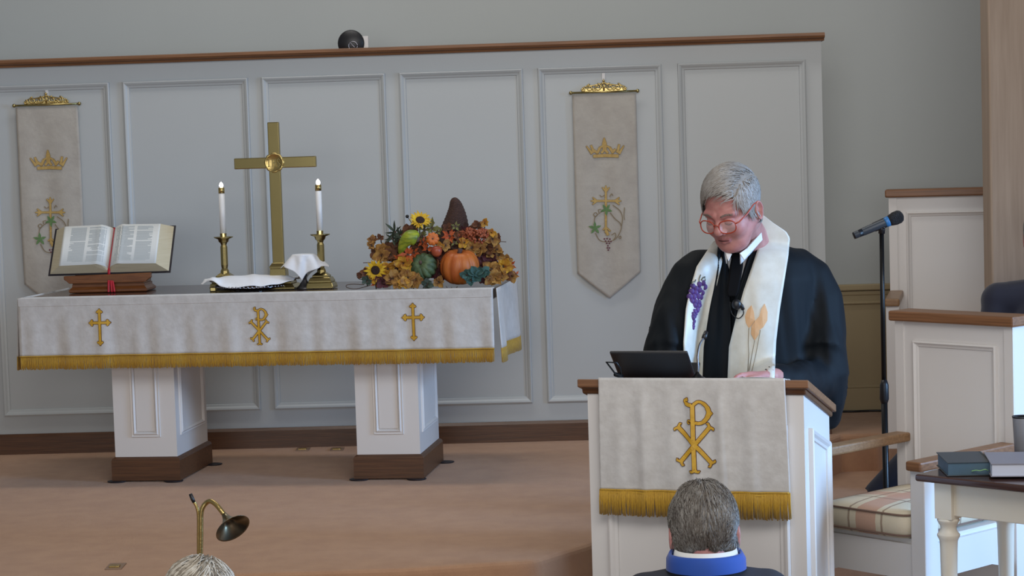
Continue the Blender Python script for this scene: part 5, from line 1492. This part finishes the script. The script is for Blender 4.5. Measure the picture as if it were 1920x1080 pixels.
zc0, zc1 = P(1320, 1066, 5.12).z, P(1320, 1042, 5.12).z
m.rings([colr(0.104, 0.094, zc0 - 0.01), colr(0.103, 0.092, zc0 + 0.016), colr(0.097, 0.086, zc1 - 0.006), colr(0.093, 0.082, zc1), colr(0.088, 0.078, zc1 - 0.004), colr(0.092, 0.083, zc0)], cap=False)
m.build('blue_collar', M_BLUE, ob)
m = MB(); m.rings([colr(0.086, 0.076, zc1 - 0.02), colr(0.080, 0.070, zc1 + 0.009), colr(0.076, 0.066, zc1 + 0.008), colr(0.080, 0.070, zc1 - 0.02)], cap=False)
m.build('shirt_collar', M_SHIRT, ob)

# fair-haired person, only the crown of the head in view
hlS = lambda a: np.interp(np.abs(a), [0, 0.8, 1.2, 1.6, 2.0, 3.2], [0.5, 0.45, -0.2, -0.5, -0.8, -0.9])
thS = lambda a, e: 0.020 + 0.006 * np.clip(np.sin(e), 0, 1) + 0.003 * np.sin(a * 6)
def flS(c, a, e): return np.stack([1.1 * np.clip(c[:, 0] * 2.2 + 0.5, -0.8, 1), 0.35 * np.ones(len(c)), -0.8 * np.ones(len(c))], 1)
cS = P(371, 1046, 4.95); hpS = Vector((cS.x, 4.95, cS.z - 0.142))
seated('person', 'silver-blond head of a seated person just below the brass lamp', hpS, PI + R(8), -0.42, NAVE_Z, 0.145, None, (M_HAIRS, M_HAIRS2), hlS, thS, flS, R(6), 0.98, 1.0, (4200, 5, 0.10, 10, 0.0030, 0.004), top_mat=mat('beige_jacket', s(150, 140, 130), 0.9))

# navy-clad person seated behind the armchair: head outside the picture
shp = P(1905, 530, 7.66)
hpN = Vector((P(1964, 500, 7.6).x, 7.60, shp.z + 0.17))
oN, HN_, nkN, fN, sN = seated('person', 'person in dark navy clothes seated behind the white armchair, head outside the picture', hpN, R(-22), STEP_Z + 0.40, STEP_Z, 0.185, None, (M_HAIRG, M_HAIRG2), hlB, thB, flB, R(18), 1.0, 1.0, (600, 8, 0.04, 5, 0.003), top_mat=M_NAVY, legs={-1: (Vector((1.68, 7.54, 0.30)), P(1640, 905, 7.56) + Vector((0, 0, -0.06)))})
m = MB(); pvx, pvy = nkN.x, nkN.y
t = thing('stool', 'dark wooden stool hidden under the seated person in navy', 'stool', (pvx, pvy, STEP_Z))
m = MB(); m.lathe([(0.17, STEP_Z + 0.34), (0.18, STEP_Z + 0.35), (0.18, STEP_Z + 0.37), (0.17, STEP_Z + 0.375)], (pvx, pvy, 0), 32); m.build('seat', M_WOODV, t)
for k in range(4):
    a = PI / 4 + k * PI / 2; m = MB(); m.tube([(pvx + 0.15 * math.cos(a), pvy + 0.15 * math.sin(a), STEP_Z), (pvx + 0.11 * math.cos(a), pvy + 0.11 * math.sin(a), STEP_Z + 0.345)], [0.014, 0.018], 10); m.build('leg', M_WOODV, t)

# front pew that carries the two seated people
for (nm, xc, yc, lb, ww) in (('pew', 0.10, 5.02, 'wooden front pew under the two people seen from behind', 2.6),):
    t = thing(nm, lb, 'pew', (xc, yc, NAVE_Z))
    m = MB(); m.box(xc - ww / 2, xc + ww / 2, yc - 0.32, yc + 0.20, -0.475, -0.44); m.build('seat', M_WOOD, t, bevel=0.01)
    m = MB(); m.box(xc - ww / 2, xc + ww / 2, yc - 0.37, yc - 0.335, -0.56, -0.06); m.build('backrest', M_WOOD, t, bevel=0.01)
    for sx in (-1, 1):
        m = MB(); m.box(xc + sx * ww / 2 - 0.03, xc + sx * ww / 2 + 0.03, yc - 0.38, yc + 0.2, NAVE_Z, -0.16); m.build('end_panel', M_WHITE, t, bevel=0.01)

# ------------------------------------------------------------------ brass lamp on a stem
DL = 5.62
sb = P(374, 1040, DL)
t = thing('brass_lamp', 'slender brass gooseneck lamp with bell shade rising behind the blond head', 'lamp', (sb.x, DL, NAVE_Z))
m = MB()
foot = Vector((sb.x, DL, NAVE_Z + 0.01))
m.tube([foot, sb + Vector((0.003, 0, 0))] + bez([P(377, 1000, DL), P(377, 968, DL), P(380, 952, DL), P(388, 942, DL), P(396, 940, DL - 0.01), P(406, 947, DL - 0.02), P(415, 958, DL - 0.03), P(422, 967, DL - 0.035)], 4), 0.0068, 12); m.build('arched_stem', M_BRASSD, t)
m = MB(); m.tube([foot + Vector((-0.010, 0.006, 0)), P(372, 1040, DL + 0.01)] + bez([P(372, 1000, DL + .01), P(372, 968, DL + .01), P(369, 951, DL + .01), P(363, 940, DL + .01)], 4), 0.0045, 10); m.build('side_stem', M_BRASSD, t)
m = MB(); m.tube([P(364, 942, DL + .01), P(361, 936, DL + .01), P(357, 926, DL + .01)], [0.0048, 0.0056, 0.005], 10); m.build('dark_tip', M_BLACK, t)
m = MB(); m.lathe([(0.11, NAVE_Z), (0.11, NAVE_Z + 0.008), (0.03, NAVE_Z + 0.02), (0.012, NAVE_Z + 0.05)], (sb.x, DL, 0), 32); m.build('base', M_BRASSD, t)
a_ = P(420, 964, DL - 0.033); b_ = P(436, 990, DL - 0.066)
ax = (b_ - a_).normalized(); Q = ax.to_track_quat('Z', 'Y').to_matrix().to_4x4(); X = Matrix.Translation(a_) @ Q; Lb = (b_ - a_).length
m = MB(); m.lathe([(0.007, 0), (0.009, Lb * 0.15), (0.013, Lb * 0.35), (0.022, Lb * 0.60), (0.036, Lb * 0.85), (0.050, Lb), (0.051, Lb + 0.002), (0.048, Lb), (0.034, Lb * 0.84), (0.020, Lb * 0.6), (0.010, Lb * 0.4)], n=48, X=X)
m.build('bell_shade', mat('lamp_brass', s(140, 130, 108), 0.28, metal=1.0), t)

# ------------------------------------------------------------------ floor details
for (px, py, w_, lb) in ((217, 1063, 0.055, 'flat metal floor socket cover near the lower left of the carpet'), (568, 843, 0.06, 'flat metal floor socket cover between the table pedestals, the left of two'), (632, 843, 0.06, 'flat metal floor socket cover touching the right table pedestal')):
    p_ = PZ(px, py, 0); t = thing('floor_socket', lb, 'floor socket', (p_.x, p_.y, 0), 0, 'metal floor socket covers')
    m = MB(); m.box(p_.x - w_ / 2, p_.x + w_ / 2, p_.y - 0.045, p_.y + 0.045, 0, 0.004); m.build('cover_plate', M_PLATE, t, bevel=0.001)
    m = MB(); m.box(p_.x - w_ * 0.3, p_.x + w_ * 0.3, p_.y - 0.03, p_.y - 0.0, 0.004, 0.009); m.build('flap', M_BRASSD, t, bevel=0.001)
m = MB(FB.M); u0_, _ = FB.uz(1560, 777); u1_, _ = FB.uz(1665, 775)
m.tube([(u0_ + (u1_ - u0_) * i / 12, -0.03 + 0.004 * math.sin(i), 0.006) for i in range(13)], 0.005, 8)
tag(m.build('cable', M_BLACK), 'black cable lying along the foot of the rear wall beside the robe', 'cable')

# ================================================================== HARVEST ARRANGEMENT on the table
DA = PZ(820, 541, TZ).y + 0.10
KA = DA / F_PX
def A(x, y, dv=0.0):                   # x,y in the 1851x1080 enlargement of photo region 640..1000, 350..560
    return P(640 + x / 5.142, 350 + y / 5.142, DA + dv)
def rr(px): return px / 5.142 * KA
ML = {'tan': mat('tan_petal', s(178, 136, 66), 0.8, col2=s(112, 70, 38), vscale=40), 'gold': mat('gold_petal', s(206, 160, 44), 0.75, col2=s(150, 92, 34), vscale=40),
      'brown': mat('brown_leaf', s(118, 74, 44), 0.8, col2=s(84, 50, 36), vscale=40), 'orange': mat('orange_leaf', s(196, 98, 40), 0.75, col2=s(160, 66, 34), vscale=30),
      'maroon': mat('maroon_leaf', s(92, 42, 48), 0.8, col2=s(66, 30, 38), vscale=30), 'green': mat('dark_green_leaf', s(58, 72, 58), 0.7, vary=0.4, vscale=30),
      'olive': mat('olive_leaf', s(122, 124, 66), 0.8, col2=s(96, 90, 52), vscale=30), 'teal': mat('teal_petal', s(58, 96, 92), 0.75, vary=0.35, vscale=30), 'yellow': mat('yellow_petal', s(226, 190, 40), 0.7, col2=s(196, 150, 30), vscale=30)}
M_TWIG = mat('twig', s(84, 66, 56), 0.8)
def leafgeo(mb, base, dirv, nrm, L, W_, cup=0.25, bend=0.3, lobes=0, mi=0):
    d = Vector(dirv).normalized(); n = Vector(nrm); n = (n - d * n.dot(d)).normalized(); sd = d.cross(n)
    nu, nv = 6, 4; vs = []
    for i in range(nu + 1):
        t = i / nu; w_ = W_ * math.sin(PI * min(0.985, t * 0.90 + 0.07)) ** (0.5 if not lobes and W_ > 0.6 * L else 0.8) * (1 - (0.0 if W_ > 0.6 * L else 0.25) * t)
        if lobes: w_ *= 1 + 0.35 * math.cos(lobes * PI * t * 2)
        for j in range(nv + 1):
            q = (j / nv - 0.5) * 2
            vs.append(Vector(base) + d * L * t * (1 - 0.1 * abs(q)) + sd * w_ / 2 * q + n * (cup * W_ * (q * q) * 0.5 - bend * L * t * t * 0.5))
    fs = [(i * (nv + 1) + j, (i + 1) * (nv + 1) + j, (i + 1) * (nv + 1) + j + 1, i * (nv + 1) + j + 1) for i in range(nu) for j in range(nv)]
    mb.add(vs, fs, mi, True)
def sprig(x, y, dv, r, n, col, seed, name='leaf_sprig', label=None, group=None, elong=1.0, facing=(0, -1, 0.25), stem=(0, 0.03, -0.02), cat='sprig', lobes=0):
    rnd = random.Random(seed); c = A(x, y, dv); R_ = rr(r)
    m = MB(); f = Vector(facing).normalized()
    for k in range(n):
        a = 2 * PI * k / n + rnd.uniform(-0.4, 0.4); tilt = rnd.uniform(0.15, 0.75)
        u = f.orthogonal().normalized(); v = f.cross(u)
        out = (u * math.cos(a) + v * math.sin(a)); d = out * (1 - tilt * 0.4) + f * tilt * 0.7
        L = R_ * rnd.uniform(0.8, 1.15); b = c + out * R_ * 0.10 + f * rnd.uniform(0, 0.01)
        leafgeo(m, b, d, f + out * 0.3 + Vector((rnd.uniform(-.5, .5), 0, rnd.uniform(-.5, .5))), L, L * (0.92 if elong == 1 else 0.72) / elong, rnd.uniform(0.1, 0.6), rnd.uniform(-0.2, 0.6), lobes)
    m.tube([c, c + Vector(stem)], 0.0022, 5, mi=1)
    for k in range(5):
        m.ball(c + f * 0.006 + u * 0.004 * math.cos(k * 1.3) + v * 0.004 * math.sin(k * 1.3), 0.0028, 6, 5, 1)
    o = m.build(name, [ML[col], M_TWIG], solid=0.0007)
    tag(o, label, cat, group); return o
CNT = {}
# cornucopia horn
m = MB(); hp0 = [A(1010, 880, 0.02), A(1040, 700, 0.06), A(1075, 560, 0.07), A(1095, 430, 0.06), A(1108, 300, 0.05), A(1105, 200, 0.045), A(1090, 135, 0.04), A(1082, 108, 0.038)]
hr = [rr(330), rr(270), rr(190), rr(142), rr(104), rr(70), rr(44), rr(16)]
hp1, hr1 = [], []
pth = bez(hp0, 7)
for i, p_ in enumerate(pth):
    t_ = i / 7; k = min(int(t_), 6); q = hr[k] + (hr[k + 1] - hr[k]) * (t_ - k) if i < len(pth) - 1 else hr[-1]
    hp1.append(p_); hr1.append(q * (1 + 0.05 * (i % 2)))
hp1 = [Vector((p_.x, p_.y, max(p_.z, TZ + 0.004 + 0.0))) for p_ in hp1]
m.tube(hp1[12:], hr1[12:], 28)
o = m.build('cornucopia', mat('wicker', s(98, 68, 56), 0.85, col2=s(62, 42, 38), vscale=60, stretch=(2, 2, 8), bump=0.9, bscale=90))
tag(o, 'brown wicker cornucopia horn standing up out of the harvest arrangement', 'cornucopia')

def pumpkin(name, label, c, r, h, ribs, depth, M1, axis=(0, 0, 1), stemL=0.02, Ms=None, cat='pumpkin', squash=1.0, dim=0.25, bump=0.0, group=None):
    c = Vector(c); Q = Vector(axis).normalized().to_track_quat('Z', 'Y').to_matrix().to_4x4(); X = Matrix.Translation(c) @ Q
    zmin = c.z - h
    t = thing(name, label, cat, (c.x, c.y, zmin), 0, group)
    nu, nv = ribs * 8, 26; rs = []
    for j in range(nv + 1):
        e = -PI / 2 + PI * (j + 0.01) / (nv + 0.02); r_ = []
        for i in range(nu):
            a = 2 * PI * i / nu; rib = 1 - depth * (1 - abs(math.cos(a * ribs / 2)) ** 0.6) 
            rad = math.cos(e) ** 0.85 * r * rib; z = math.sin(e) * h * (1 - 0.0)
            z -= h * dim * math.exp(-(math.cos(e) / 0.35) ** 2) * (1 if e > 0 else -0.6)
            rad *= 1 + bump * noise.noise(Vector((math.cos(a) * 3, math.sin(a) * 3, e * 3)))
            r_.append((rad * math.cos(a), rad * math.sin(a), z))
        rs.append(r_)
    m = MB(X); m.rings(rs); m.build('body', M1, t)
    m = MB(X); zt_ = h * (1 - dim) - 0.004
    m.tube([(0, 0, zt_ - 0.002), (0.001, 0, zt_ + stemL * 0.4), (stemL * 0.25, 0.0, zt_ + stemL)], [r * 0.16, r * 0.10, r * 0.13], 8)
    m.build('stem', Ms or M_TWIG, t)
    return t
M_PUMP = mat('orange_pumpkin_skin', s(196, 112, 46), 0.5, col2=s(168, 82, 34), vscale=14, stretch=(1, 1, 0.4), bump=0.2, bscale=40)
M_GREENP = mat('green_pumpkin_skin', s(92, 112, 74), 0.6, col2=s(52, 72, 50), vscale=30, bump=0.4, bscale=60)
M_GOURD = mat('green_gourd_skin', s(160, 170, 46), 0.45, col2=s(84, 108, 30), vscale=9, stretch=(3, 1, 9))
pc_ = A(1140, 770, -0.04)
pumpkin('pumpkin', 'large orange pumpkin at the front of the harvest arrangement', pc_, rr(192), rr(178), 10, 0.10, M_PUMP, (0.02, -0.22, 1), 0.022, mat('dark_stem', s(74, 54, 52), 0.8))
pumpkin('pumpkin', 'dark green ribbed pumpkin left of the large orange pumpkin', A(795, 768, -0.05), rr(132), rr(112), 12, 0.14, M_GREENP, (-0.35, -0.95, 0.45), 0.018, bump=0.05)
pumpkin('pumpkin', 'tiny orange pumpkin facing outward above the green pumpkin', A(880, 505, -0.06), rr(66), rr(46), 9, 0.16, mat('small_pumpkin_skin', s(216, 116, 48), 0.5, vary=0.25, vscale=20), (0, -1, 0.15), 0.006)
# gourd
t = thing('gourd', 'yellow-green striped gourd curving behind the orange leaves', 'gourd', A(650, 620, -0.03))
m = MB(); gp = bez([A(735, 500, -0.045), A(700, 490, -0.05), A(650, 500, -0.055), A(605, 545, -0.05), A(580, 610, -0.04), A(572, 660, -0.03)], 6)
gr = [np.interp(i / (len(gp) - 1), [0, 0.15, 0.35, 0.6, 0.85, 1], [rr(40), rr(72), rr(78), rr(52), rr(30), rr(14)]) for i in range(len(gp))]
m.tube(gp, gr, 18); m.build('body', M_GOURD, t)
m = MB(); m.ball(A(728, 505, -0.065), (rr(30), 0.01, rr(32)), 10, 8); m.build('blossom_end', M_TWIG, t)
# apple
t = thing('apple', 'small red-orange apple beside the tiny pumpkin', 'apple', A(918, 675, -0.06))
m = MB(); m.lathe([(0.001, -0.85), (0.35, -1.0), (0.8, -0.6), (1.0, 0.0), (0.9, 0.55), (0.5, 0.9), (0.2, 0.86), (0.02, 0.68)], n=24, X=Matrix.Translation(A(918, 622, -0.07)) @ Matrix.Scale(rr(54), 4)); m.build('flesh', mat('apple_skin', s(172, 84, 50), 0.4, col2=s(140, 50, 40), vscale=8), t)
m = MB(); c = A(918, 622, -0.07); m.tube([c + Vector((0, 0, rr(38))), c + Vector((0.002, 0, rr(62)))], 0.0012, 5); m.build('stem', M_TWIG, t)

def sunflower(x, y, dv, r, label, facing, seed, nz=0.35):
    c = A(x, y, dv); R_ = rr(r); f = Vector(facing).normalized(); u = f.orthogonal().normalized(); v = f.cross(u); rnd = random.Random(seed)
    t = thing('sunflower', label, 'sunflower', c - Vector((0, 0, R_)))
    m = MB()
    for ring, (n, k) in enumerate(((16, 1.0), (14, 0.82))):
        for i in range(n):
            a = 2 * PI * (i + 0.5 * ring) / n + rnd.uniform(-.08, .08); out = u * math.cos(a) + v * math.sin(a)
            leafgeo(m, c + out * R_ * 0.28, out + f * rnd.uniform(0.05, 0.45), f, R_ * 0.75 * k * rnd.uniform(0.9, 1.1), R_ * 0.26, 0.3, rnd.uniform(-0.3, 0.5))
    m.build('petals', ML['yellow'], t, solid=0.0006)
    m = MB(); Q = f.to_track_quat('Z', 'Y').to_matrix().to_4x4()
    m.lathe([(0.002, -0.004), (R_ * 0.36, -0.003), (R_ * 0.40, 0.003), (R_ * 0.32, 0.008), (R_ * 0.12, 0.006), (0.001, 0.005)], n=28, X=Matrix.Translation(c) @ Q)
    m.build('seed_disc', mat('seed_disc', s(58, 38, 30), 0.9, bump=1.0, bscale=300), t)
    m = MB(); m.tube([c - f * 0.004, c - f * 0.03 + Vector((0, 0, -0.02)), c - f * 0.05 + Vector((0.01, 0, -0.06))], 0.003, 6); m.build('stem', ML['olive'], t)
sunflower(760, 325, -0.02, 112, 'yellow sunflower with dark centre at the top of the arrangement', (0.15, -0.62, 0.6), 3)
sunflower(330, 805, -0.06, 112, 'yellow sunflower low at the left end of the arrangement', (-0.15, -1, -0.1), 5)

LB = {'tan': 'tan dried hydrangea sprig', 'gold': 'golden yellow petal sprig', 'brown': 'brown leaf cluster', 'orange': 'orange autumn leaf spray', 'maroon': 'dark maroon leaf spray', 'olive': 'olive green leaf spray'}
GR = {k: k + ' sprigs in the harvest arrangement' for k in LB}
LAND = {'the large orange pumpkin': (1140, 770), 'the green pumpkin': (795, 768), 'the tiny pumpkin': (880, 505), 'the gourd': (640, 540), 'the low sunflower': (330, 805), 'the top sunflower': (760, 325), 'the horn tip': (1085, 150), 'the rust blooms': (1310, 480), 'the teal blooms': (1290, 855), 'the apple': (918, 622), 'the right end of the cloth edge': (1640, 950), 'the twig loops': (120, 950)}
USED = set()
def place_label(x, y, base):
    cand = sorted(LAND.items(), key=lambda kv: math.hypot(kv[1][0] - x, kv[1][1] - y))
    for nm, (lx, ly) in cand:
        dx, dy = x - lx, y - ly; v = 'above' if dy < 0 else 'below'; h_ = 'right of' if dx > 0 else 'left of'
        r = abs(dx) / (abs(dy) + 1e-6)
        d = (v + ' ') if r < 0.4 else ((h_ + ' ') if r > 2.5 else v + ' and ' + h_ + ' ')
        d = d.strip(); far = math.hypot(dx, dy); q = 'just ' if far < 170 else ('' if far < 420 else 'well ')
        t = base + ' ' + q + d + ' ' + nm
        if t not in USED: USED.add(t); return t
    return base
specs = [  # x, y, depth, radius, leaves, colour
 (400, 620, 0.02, 80, 7, 'tan'), (330, 640, 0.03, 60, 6, 'brown'), (455, 590, 0.03, 70, 6, 'brown'), (390, 670, 0.0, 85, 7, 'tan'), (480, 660, 0.01, 80, 6, 'brown'), (300, 520, 0.02, 46, 5, 'tan'), (290, 575, 0.01, 50, 4, 'tan'), (318, 500, 0.02, 30, 4, 'brown'),
 (450, 790, -0.03, 70, 6, 'gold'), (500, 890, -0.07, 85, 6, 'tan'), (470, 910, -0.05, 60, 5, 'tan'), (545, 930, -0.08, 60, 5, 'tan'), (640, 880, -0.08, 92, 7, 'tan'), (610, 930, -0.09, 60, 5, 'gold'), (720, 900, -0.08, 75, 6, 'tan'), (690, 940, -0.085, 50, 5, 'tan'), (580, 850, -0.04, 60, 5, 'tan'),
 (640, 660, -0.045, 90, 7, 'orange'), (600, 740, -0.05, 90, 7, 'gold'), (700, 640, -0.03, 70, 6, 'orange'), (570, 700, -0.04, 70, 5, 'orange'), (830, 600, -0.03, 60, 5, 'orange'), (780, 540, -0.01, 60, 5, 'orange'), (540, 810, -0.03, 50, 4, 'maroon'),
 (870, 400, 0.0, 90, 5, 'olive'), (800, 420, 0.01, 70, 5, 'olive'), (1100, 385, -0.03, 52, 5, 'olive'), (930, 440, 0.0, 60, 5, 'olive'), (780, 480, 0.0, 60, 5, 'olive'), (1040, 480, -0.02, 80, 7, 'orange'), (1020, 400, 0.0, 50, 4, 'brown'), (1000, 570, -0.05, 60, 6, 'tan'), (950, 590, -0.05, 50, 5, 'gold'), (1090, 545, -0.04, 40, 4, 'olive'), (1180, 545, -0.03, 55, 5, 'gold'),
 (1160, 500, 0.0, 80, 6, 'brown'), (1380, 360, 0.0, 50, 5, 'gold'), (1320, 380, 0.01, 60, 6, 'brown'), (1445, 450, 0.0, 50, 5, 'gold'), (1455, 510, 0.0, 80, 6, 'tan'), (1500, 500, 0.02, 50, 5, 'brown'), (1260, 590, -0.02, 85, 7, 'tan'), (1330, 600, -0.02, 80, 6, 'tan'), (1400, 600, 0.0, 80, 6, 'brown'), (1380, 680, 0.01, 90, 6, 'maroon'), (1440, 720, 0.01, 90, 6, 'maroon'), (1500, 610, 0.0, 60, 5, 'tan'), (1520, 660, 0.01, 60, 4, 'tan'), (1440, 650, 0.0, 50, 5, 'tan'),
 (1450, 800, -0.03, 95, 7, 'tan'), (1560, 770, -0.02, 90, 7, 'gold'), (1630, 760, 0.0, 70, 6, 'orange'), (1600, 720, 0.01, 60, 5, 'tan'), (1480, 880, -0.05, 85, 6, 'tan'), (1540, 860, -0.04, 70, 6, 'tan'), (1430, 900, -0.06, 60, 6, 'tan'), (1590, 850, -0.02, 60, 5, 'brown'), (1650, 870, 0.0, 62, 5, 'tan'), (1680, 850, 0.01, 46, 4, 'orange'),
 (240, 840, -0.04, 70, 5, 'brown'), (200, 860, -0.03, 50, 4, 'brown'), (400, 930, -0.06, 80, 5, 'maroon'), (330, 940, -0.05, 60, 4, 'orange'), (420, 870, -0.04, 70, 5, 'gold'), (940, 920, -0.08, 58, 6, 'tan'), (300, 880, -0.05, 60, 5, 'gold'), (380, 500, 0.03, 40, 4, 'brown'),
 (860, 800, 0.01, 110, 7, 'maroon'), (950, 840, -0.01, 90, 7, 'maroon'), (1340, 780, 0.0, 110, 7, 'maroon'), (1380, 860, -0.02, 90, 6, 'maroon'), (720, 780, 0.02, 120, 8, 'brown'), (560, 640, 0.04, 110, 7, 'brown'), (1240, 500, 0.03, 110, 7, 'brown'), (1480, 560, 0.03, 80, 6, 'brown'), (760, 580, 0.03, 110, 8, 'brown'), (1000, 680, 0.0, 100, 7, 'maroon'), (900, 700, 0.0, 90, 7, 'brown'), (640, 450, 0.03, 80, 6, 'brown'), (550, 560, 0.03, 70, 6, 'brown'), (1180, 440, 0.02, 70, 6, 'maroon'), (700, 400, 0.02, 60, 5, 'brown'), (1060, 600, 0.0, 80, 6, 'brown')]
for i, (x, y, dv, r, n, col) in enumerate(specs):
    sprig(x, y, dv, r, n, col, 100 + i, label=place_label(x, y, LB[col]), group=GR[col], elong=1.5 if col in ('orange', 'olive') else 1.0, lobes=2 if col in ('orange', 'olive') else 0)
for i, (x, y, r, el) in enumerate(((520, 440, 105, 2.6), (500, 500, 90, 2.6), (560, 470, 80, 2.2))):
    sprig(x, y, 0.01, r, 7, 'green', 50 + i, 'evergreen_sprig', ('upper', 'lower', 'middle')[i] + ' dark green sprig of pointed leaves at the upper left of the arrangement', 'dark green sprigs in the harvest arrangement', el, facing=(-0.3, -1, 0.1))
for i, (x, y, r) in enumerate(((1300, 850, 80), (1210, 860, 65), (1360, 830, 70), (1250, 900, 55))):
    sprig(x, y, -0.125, r, 6, 'teal', 70 + i, 'teal_bloom', ('second teal fabric bloom from the left before the large orange pumpkin', 'leftmost teal fabric bloom before the large orange pumpkin', 'rightmost teal fabric bloom beside the large orange pumpkin', 'lowest teal fabric bloom at the foot of the large orange pumpkin')[i], 'teal blooms in the harvest arrangement')
sprig(830, 945, -0.10, 55, 6, 'green', 81, 'evergreen_sprig', 'dark green sprig hanging over the cloth edge below the green pumpkin')
sprig(245, 915, -0.07, 50, 5, 'green', 82, 'evergreen_sprig', 'dark green sprig lying at the left foot of the arrangement')
# rust berry clusters
M_RUST = mat('rust_berries', s(168, 88, 56), 0.7, vary=0.35, vscale=50)
for k, (x, y, r, dv) in enumerate(((1310, 490, 95, -0.02), (1230, 450, 70, -0.01), (1370, 450, 60, -0.01), (1160, 470, 50, 0.0))):
    rnd = random.Random(k); m = MB(); c = A(x, y, dv)
    for i in range(110):
        a = rnd.uniform(0, 2 * PI); e = rnd.uniform(-1.4, 1.4); q = rr(r) * rnd.uniform(0.7, 1.0)
        m.ball(c + Vector((q * math.cos(a) * math.cos(e), q * 0.6 * math.sin(a) * math.cos(e), q * 0.75 * math.sin(e))), rnd.uniform(0.0035, 0.006), 6, 5)
    tag(m.build('hydrangea_bloom', M_RUST), ('largest rust-red hydrangea bloom right of the cornucopia horn', 'rust-red bloom between the horn and the largest rust bloom', 'rightmost small rust-red bloom of the arrangement', 'smallest rust-red bloom touching the cornucopia horn')[k], 'flower', 'rust blooms in the harvest arrangement')
for (x, y, r, lb) in ((635, 287, 17, 'small dark berry on a twig left of the top sunflower'), (770, 1002, 19, 'small dark berry hanging over the front edge of the table')):
    t = thing('berry', lb, 'berry', A(x, y, -0.11 if y > 900 else 0) - Vector((0, 0, rr(r))))
    m = MB(); m.ball(A(x, y, -0.13 if y > 900 else 0), rr(r), 12, 10); m.build('fruit', M_BLACK, t)
    m = MB(); e_ = A(x + 60, y + 90, 0.0) if y < 900 else A(830, 950, -0.10); m.tube([A(x, y, -0.13 if y > 900 else 0), e_], 0.0014, 5); m.build('stalk', M_TWIG, t)
for k, pts in enumerate(([(280, 950), (150, 985), (60, 975), (50, 950), (110, 940), (220, 945)], [(250, 900), (170, 890), (150, 850), (180, 820)], [(1010, 960), (1040, 1000), (1060, 985)], [(1060, 970), (1090, 1000), (1120, 960)], [(1440, 530), (1520, 530), (1590, 532)], [(300, 735), (250, 733), (210, 735)])):
    m = MB(); dd = -0.115 if pts[0][1] > 940 else 0.0
    if k == 0: dd = -0.05
    m.tube(bez([A(x, y, dd) for x, y in pts], 5), 0.0016, 5)
    tag(m.build('twig', M_TWIG), ('curled twig loop lying on the table at the left end', 'short twig rising left of the low sunflower', 'thin twig curling over the cloth below the large pumpkin', 'second thin twig over the cloth edge near the large pumpkin', 'straight thin twig sticking out to the right of the rust blooms', 'straight thin twig sticking out to the left above the low sunflower')[k], 'twig', 'bare twigs in the harvest arrangement')
